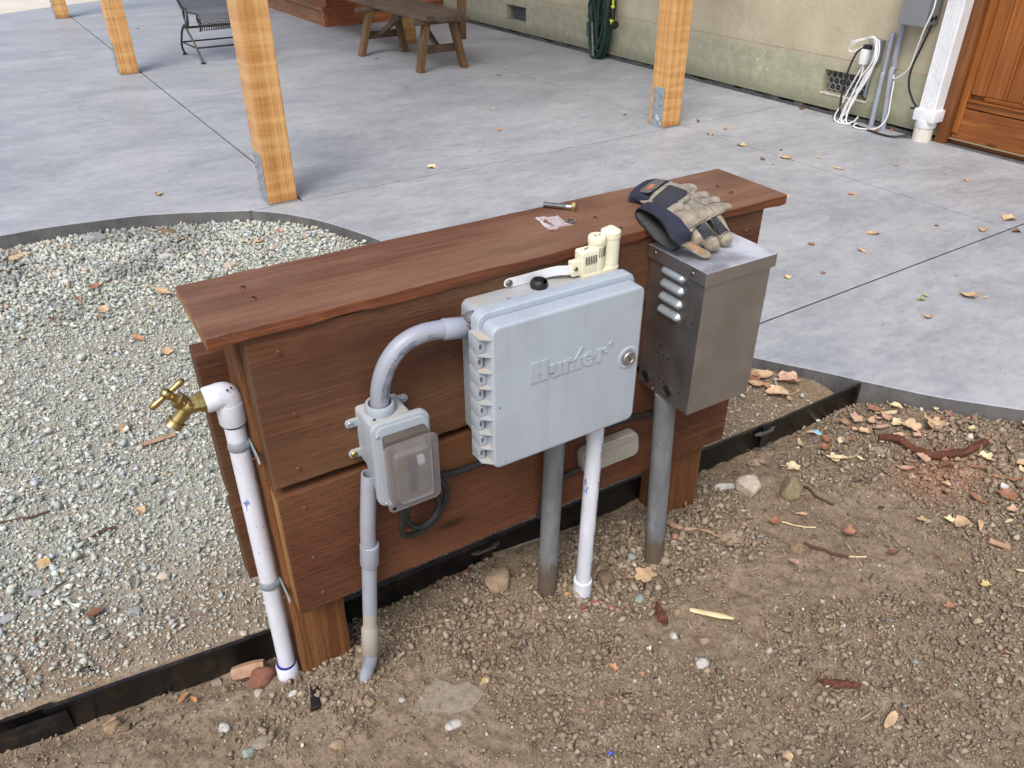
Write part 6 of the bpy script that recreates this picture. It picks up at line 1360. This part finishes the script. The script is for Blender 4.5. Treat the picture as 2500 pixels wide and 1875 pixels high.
def leaf(x, y_, z, m, k, c, w_, i):
    m *= .84
    rs = random.Random(500+i); n = 22; P_ = []; asp = {'o': .66, 'n': .36, 'p': .82, 's': .8}[k]
    for j in range(n):
        t = 2*PI*j/n; u = math.cos(t); v = math.sin(t)*asp
        if k in 'on': v *= (1-.25*u); u = u+.12*max(0, u)**3; q = 1+rs.uniform(-.05, .05)
        elif k == 'p': q = (.70+.36*abs(math.cos(2.5*t+rs.uniform(-.12, .12))))*(1+rs.uniform(-.09, .09))
        else: q = 1/max(abs(math.cos(t)), abs(math.sin(t)))*.8; 
        P_.append((u*q*m*.5, v*q*m*.5))
    bm = NB(); cu, cv, tw = rs.uniform(-.3, .6), rs.uniform(.1, .9), rs.uniform(-.4, .4); flat = k == 's'
    zf = lambda u, v: 0 if flat else (cv*v*v+cu*.5*u*u*(1 if rs.random() < 2 else 1)+tw*u*v)/m*2.+m*.07*float(fbm(u+i, v, m*.35, 2, i % 30))
    rg = [[bm.verts.new((u*t, v*t, zf(u*t, v*t)-(m*.02*(1-t) if not flat else 0))) for u, v in P_] for t in (1, .66, .33)]; ce = bm.verts.new((0, 0, zf(0, 0)-m*.02*(0 if flat else 1)))
    for A, C in zip(rg, rg[1:]):
        for j in range(n): bm.faces.new((A[j], A[(j+1) % n], C[(j+1) % n], C[j]))
    for j in range(n): bm.faces.new((rg[-1][j], rg[-1][(j+1) % n], ce))
    if flat: bmesh.ops.solidify(bm, geom=bm.faces[:], thickness=.004)
    elif rs.random() < .45 and m > .03: tube(bm, spline([(-m*.48, 0, zf(-m*.48, 0)), (-m*.75, rs.uniform(-.1, .1)*m, m*.1), (-m*.95, rs.uniform(-.25, .25)*m, m*rs.uniform(.05, .3))], 3), .0009, 4)
    low = min(v.co.z for v in bm.verts); ti = Matrix.Rotation(rs.uniform(-.25, .25), 3, 'X') @ Matrix.Rotation(rs.uniform(0, 2*PI), 3, 'Z')
    bmesh.ops.rotate(bm, verts=bm.verts, cent=(0, 0, 0), matrix=ti); low = min(v.co.z for v in bm.verts)
    zz = z+.0008 if z is not None and z >= .05 else float(H(x, y_))+(.0095 if y_ < yedge(x) else .009)
    bmesh.ops.translate(bm, verts=bm.verts, vec=(x, y_, zz-low))
    nm = 'bark_scrap' if 'bark' in w_ else 'wood_chip' if 'chip' in w_ else 'wood_offcut' if 'offcut' in w_ else 'dry_leaf'
    o = obj(nm, bm, MT['leaf_'+c], None, True, ang=60, org=(x, y_, zz)); tag(o, w_, nm.replace('_', ' ').replace('dry ', ''), 'dry leaves scattered on the ground' if nm == 'dry_leaf' else None)
for i, q in enumerate(LEAVES): leaf(*q, i)
# more of the drift in the corner between edging and kerb
rs_ = random.Random(41); dn = 0; used = set(); SHP = {'o': 'oval', 'p': 'ragged', 'n': 'narrow'}
def place_of(x, y_):
    if x > 1.42 and y_ > -.06 and x < 1.56: return 'by the end of the black edging'
    if x >= 1.5 and y_ > -.18: return 'between the brown root and the kerb'
    if x >= 1.56: return 'past the frayed end of the root'
    return 'on the near side of the brown root'
for _ in range(4000):
    if dn >= 32: break
    x, y_ = rs_.gauss(1.60, .17), rs_.gauss(-.08, .11); k = rs_.choice('oppn'); c = rs_.choice(('tan', 'tan', 'rust', 'pink', 'cream', 'brown'))
    if y_ < yedge(x)-.01 and not inside_patio(np.array([x]), np.array([y_]))[0] and bool(in_view(np.array([x]), np.array([y_]), .02)[0]):
        lb = 'small crumpled '+SHP[k]+' '+c+' leaf '+place_of(x, y_)
        if lb in used: continue
        used.add(lb); leaf(x, y_, None, rs_.uniform(.022, .05), k, c, lb, 900+dn); dn += 1
# small leaf crumbs that nobody could count
rs = np.random.RandomState(77); n = 420; x = rs.uniform(.6, 2.0, n); y_ = rs.uniform(-.75, .5, n); k_ = ~inside_patio(x, y_) & (np.hypot((x-1.75)/.5, (y_+.3)/.35) < 1.25); x, y_ = x[k_], y_[k_]; n = len(x)
scatter('leaf_crumbs', hulls(6, 7, .9, 30), np.stack([x, y_, H(x, y_)+.004], -1), rs.uniform(.008, .022, n), palette(n, [(190, 152, 112), (164, 104, 72), (206, 184, 146), (140, 96, 66)], [5, 4, 3, 3], rs), MT['clod'], .3, 31, np.stack([np.ones(n), rs.uniform(.4, .8, n), np.full(n, .08)], -1))
rs = np.random.RandomState(78); n = 150; xp, yp_ = rs.uniform(1.0, 3.7, n), rs.uniform(-.9, 4.5, n); w2 = np.array([pf(a, b)[:2] for a, b in zip(xp, yp_)]); k_ = inside_patio(w2[:, 0], w2[:, 1]); w2 = w2[k_]; n = len(w2)
scatter('patio_specks', hulls(6, 7, .9, 33), np.column_stack([w2, np.full(n, S+.0012)]), rs.lognormal(math.log(.008), .5, n), palette(n, [(150, 120, 90), (110, 92, 76), (90, 84, 80), (180, 150, 110)], [4, 4, 3, 2], rs), MT['clod'], .2, 35, np.stack([np.ones(n), rs.uniform(.25, .7, n), np.full(n, .18)], -1))

def lay(name, label, cat, pts, rad, mat, lift=.4, seg=7, flat=None):
    """a stick, root or strand draped on the ground through (x, y)"""
    sp = spline([(a, b, 0) for a, b in pts], 6); n = len(sp); P_ = [(q.x, q.y, float(H(q.x, q.y))+(rad if not isinstance(rad, list) else max(rad))*lift+.0045) for q in sp]
    if len(pts) == 2: P_ = [(q[0], q[1], P_[0][2]+(P_[-1][2]-P_[0][2])*i/(n-1)+.001) for i, q in enumerate(P_)]
    rr = rad if not isinstance(rad, list) else [float(np.interp(i/(n-1), np.linspace(0, 1, len(rad)), rad)) for i in range(n)]
    rr = [a*(1+.25*float(fbm(i*.01, 3., .03, 2, len(label)))) for i, a in enumerate(rr if isinstance(rr, list) else [rr]*n)]
    bm = tube(NB(), P_, rr, seg)
    if flat:
        for v in bm.verts: v.co.z = P_[0][2]+(v.co.z-P_[0][2])*flat+.002*float(fbm(v.co.x, v.co.y, .012, 2, 4))
    return tag(obj(name, bm, mat, None, True, org=P_[0]), label, cat)
MT['bark'] = wood_mat('root_bark', lin(66, 38, 28), lin(104, 62, 44), lin(138, 92, 66), 'X', .85, .6, .6, knots=False, sc=3)
MT['straw'] = paint_mat('pale_wood', lin(214, 194, 150), .7, .15, scale=40); MT['twig'] = paint_mat('dark_twig', lin(84, 60, 46), .85, .25, scale=60); MT['tanstick'] = paint_mat('tan_stick', lin(164, 130, 104), .8, .2, scale=50); MT['redstring'] = paint_mat('red_string', lin(150, 62, 60), .7, .2); MT['bluebit'] = paint_mat('blue_plastic', lin(60, 84, 190), .4, .2); MT['skybit'] = paint_mat('pale_blue_plastic', lin(150, 190, 220), .4, .2)
rt = lay('root', 'thick red brown root lying across the dirt near the kerb', 'root', [(1.425, -.071), (1.449, -.103), (1.455, -.135), (1.461, -.162), (1.469, -.189), (1.495, -.21), (1.531, -.221), (1.571, -.226), (1.612, -.225)], [.0095, .010, .009, .0085, .0095, .0095, .009, .010, .011], MT['bark'], .9, 12)
bm = NB(); rs_ = random.Random(6)
for k in range(9): a = (1.605, -.225+rs_.uniform(-.007, .007)); b = (a[0]+rs_.uniform(.03, .055), a[1]+rs_.uniform(-.022, .016)); za = float(H(*a)); tube(bm, [(a[0], a[1], za+.012+rs_.uniform(-.004, .006)), (b[0], b[1], za+.010+rs_.uniform(-.005, .012))], [.0026, .0008], 5)
obj('frayed_end', bm, MT['tanstick'], rt, True)
STK = [('stick', 'pale split stick on the dirt right of the bark piece', [(.664, -.239), (.72, -.295)], [.004, .0062, .0065, .003], 'straw'),
('stick', 'stubby pitted root chunk lying by the standpipe foot', [(-.103, .08), (-.05, .062)], [.011, .0145, .0145, .013], 'tanstick'),
('wood_strip', 'flat tan wood strip on the gravel left of the standpipe', [(-.134, .800), (-.044, .807)], [.004, .0075, .0075, .0075], 'tanstick'),
('twig', 'thin red brown twig on gravel at the left border', [(-.422, .671), (-.37, .655), (-.329, .654)], .0022, 'twig'), ('twig', 'dark twig on gravel above the bark shreds', [(-.274, .52), (-.24, .53), (-.216, .528)], .0028, 'twig'),
('twig', 'dark rootlet right of the mossy rock', [(1.134, -.098), (1.130, -.144), (1.142, -.176)], .0025, 'twig'), ('twig', 'long dark root running over the lower right dirt', [(.996, -.222), (1.007, -.251), (1.021, -.277), (1.032, -.301)], .003, 'twig'),
('stick', 'grey brown stick at the right border of the dirt', [(1.319, -.42), (1.339, -.453)], .006, 'tanstick'), ('twig', 'pale branching rootlet below the mossy rock', [(1.006, -.152), (1.023, -.178), (1.052, -.202)], .002, 'straw'),
('root', 'thick rootlet curling out beside the right post', [(.795, -.018), (.80, -.049), (.823, -.073), (.847, -.094), (.859, -.119)], [.007, .0055, .0035, .003, .002], 'tanstick'),
('twig', 'white bleached splinter in the middle of the dirt', [(1.031, -.299), (1.064, -.319)], .002, 'straw'), ('string', 'red string curling over the dirt below the white pipe', [(.495, -.131), (.516, -.125), (.53, -.13), (.541, -.146), (.554, -.162)], .002, 'redstring'),
('twig', 'straight splinter on dirt below the black edging', [(-.314, .095), (-.293, .101)], .003, 'tanstick'), ('twig', 'thin upright rootlet in front of the black edging', [(.60, .02), (.612, .0), (.605, -.02)], .0012, 'straw')]
for nm, lb, pts, rd, m in STK: lay(nm, lb, nm.replace('_', ' '), pts, rd, MT[m], .6, 8, .38 if nm in ('bark_piece', 'wood_strip') or m == 'straw' else None)
def bark(label, a, b, wd, th):
    a, b = Vector((*a, 0)), Vector((*b, 0)); d = (b-a); L_ = d.length; d.normalize(); n_ = Vector((-d.y, d.x, 0)); rs = random.Random(len(label)); z = float(H((a.x+b.x)/2, (a.y+b.y)/2))+.011; bm = NB(); rg = []
    for i in range(13):
        t = i/12; e = math.sqrt(max(.03, 1-abs(2*t-1)**2.4))*rs.uniform(.8, 1.1); c = a+d*L_*t; rg.append([bm.verts.new((c.x+n_.x*wd*e*k*.5, c.y+n_.y*wd*e*k*.5, z+th*(1-k*k)*rs.uniform(.6, 1.1)-.003*(abs(k) > .9))) for k in (-1, -.6, -.2, .2, .6, 1)])
    for P_, Q_ in zip(rg, rg[1:]):
        for k in range(5): bm.faces.new((P_[k], P_[k+1], Q_[k+1], Q_[k]))
    return tag(obj('bark_piece', bm, MT['bark'], None, org=tuple(a)), label, 'bark')
bark('dark brown curled bark piece with pale fluff in the dirt', (.62, -.196), (.604, -.243), .022, .013); bark('long flat bark piece on the lower right dirt', (.750, -.470), (.803, -.513), .016, .006)
def shard(name, label, cat, P_, th, mat, tilt=0.):
    bm = NB(); c = (sum(q[0] for q in P_)/len(P_), sum(q[1] for q in P_)/len(P_)); z = float(H(*c))+.003
    prism(bm, P_, z-.004, z+th, lambda u, v, w_: (u, v, w_+tilt*(u-c[0]))); return tag(obj(name, bm, mat, None, bevel=.0015, org=(c[0], c[1], z)), label, cat)
shard('concrete_shard', 'flat brown grey concrete shard embedded in the lower dirt', 'concrete shard', [(.131, -.16), (.162, -.136), (.194, -.122), (.205, -.138), (.215, -.153), (.238, -.158), (.246, -.178), (.252, -.192), (.236, -.199), (.222, -.205), (.205, -.203), (.185, -.197), (.158, -.176)], .0065, MT['rk_greytan'])
shard('slate_strip', 'dark grey slate strip on dirt below the left post', 'slate', [(.001, -.031), (.015, -.036), (.003, -.076), (-.013, -.074)], .004, MT['edge'], .1)
bm, _ = fan([(-.35, .145), (-.33, .185), (-.30, .188), (-.268, .15), (-.285, .134), (-.32, .136)], .020, .022, 8, .03, 6, sc=.04); tag(obj('torn_sheet', bm, MT['edge'], None, True), 'torn black plastic sheet crumpled behind the edging at left', 'plastic sheet')
bm, _ = fan([(1.343, .058), (1.358, .05), (1.352, .03), (1.338, .035)], .006, float(H(1.35, .04))+.004, 5, .006, 3); tag(obj('plastic_scrap', bm, MT['skybit'], None, True), 'pale blue plastic scrap near the end of the black edging', 'plastic scrap')
bm, _ = fan([(.363, -.384), (.371, -.387), (.372, -.392), (.364, -.391)], .004, float(H(.366, -.387))+.003, 5, .003, 3); tag(obj('plastic_scrap', bm, MT['bluebit'], None, True), 'dark blue plastic cap scrap at the bottom of the picture', 'plastic scrap')
bm = NB(); rs_ = random.Random(3)
for k in range(16):
    a = Vector((.593+rs_.gauss(0, .009), -.252+rs_.gauss(0, .009), float(H(.593, -.252))+.006+rs_.uniform(0, .007))); b = a+Vector((rs_.gauss(0, .011), rs_.gauss(0, .011), rs_.uniform(-.004, .006))); tube(bm, spline([a, a.lerp(b, .5)+Vector((rs_.gauss(0, .004), rs_.gauss(0, .004), .003)), b], 2), .00035, 3, False)
tag(obj('fluff', bm, MT['straptan'], None), 'tuft of pale fibre fluff by the dark bark piece', 'fluff', None, 'stuff')
bm, _ = fan([(.548, -.040, .335), (.556, -.042, .331), (.559, -.043, .322), (.553, -.041, .316), (.549, -.0405, .325)], .001, 0, 4, .001); tag(obj('leaf_scrap', bm, MT['leaf_cream'], None, True), 'pale leaf scrap stuck on the planks above the splice box', 'leaf')
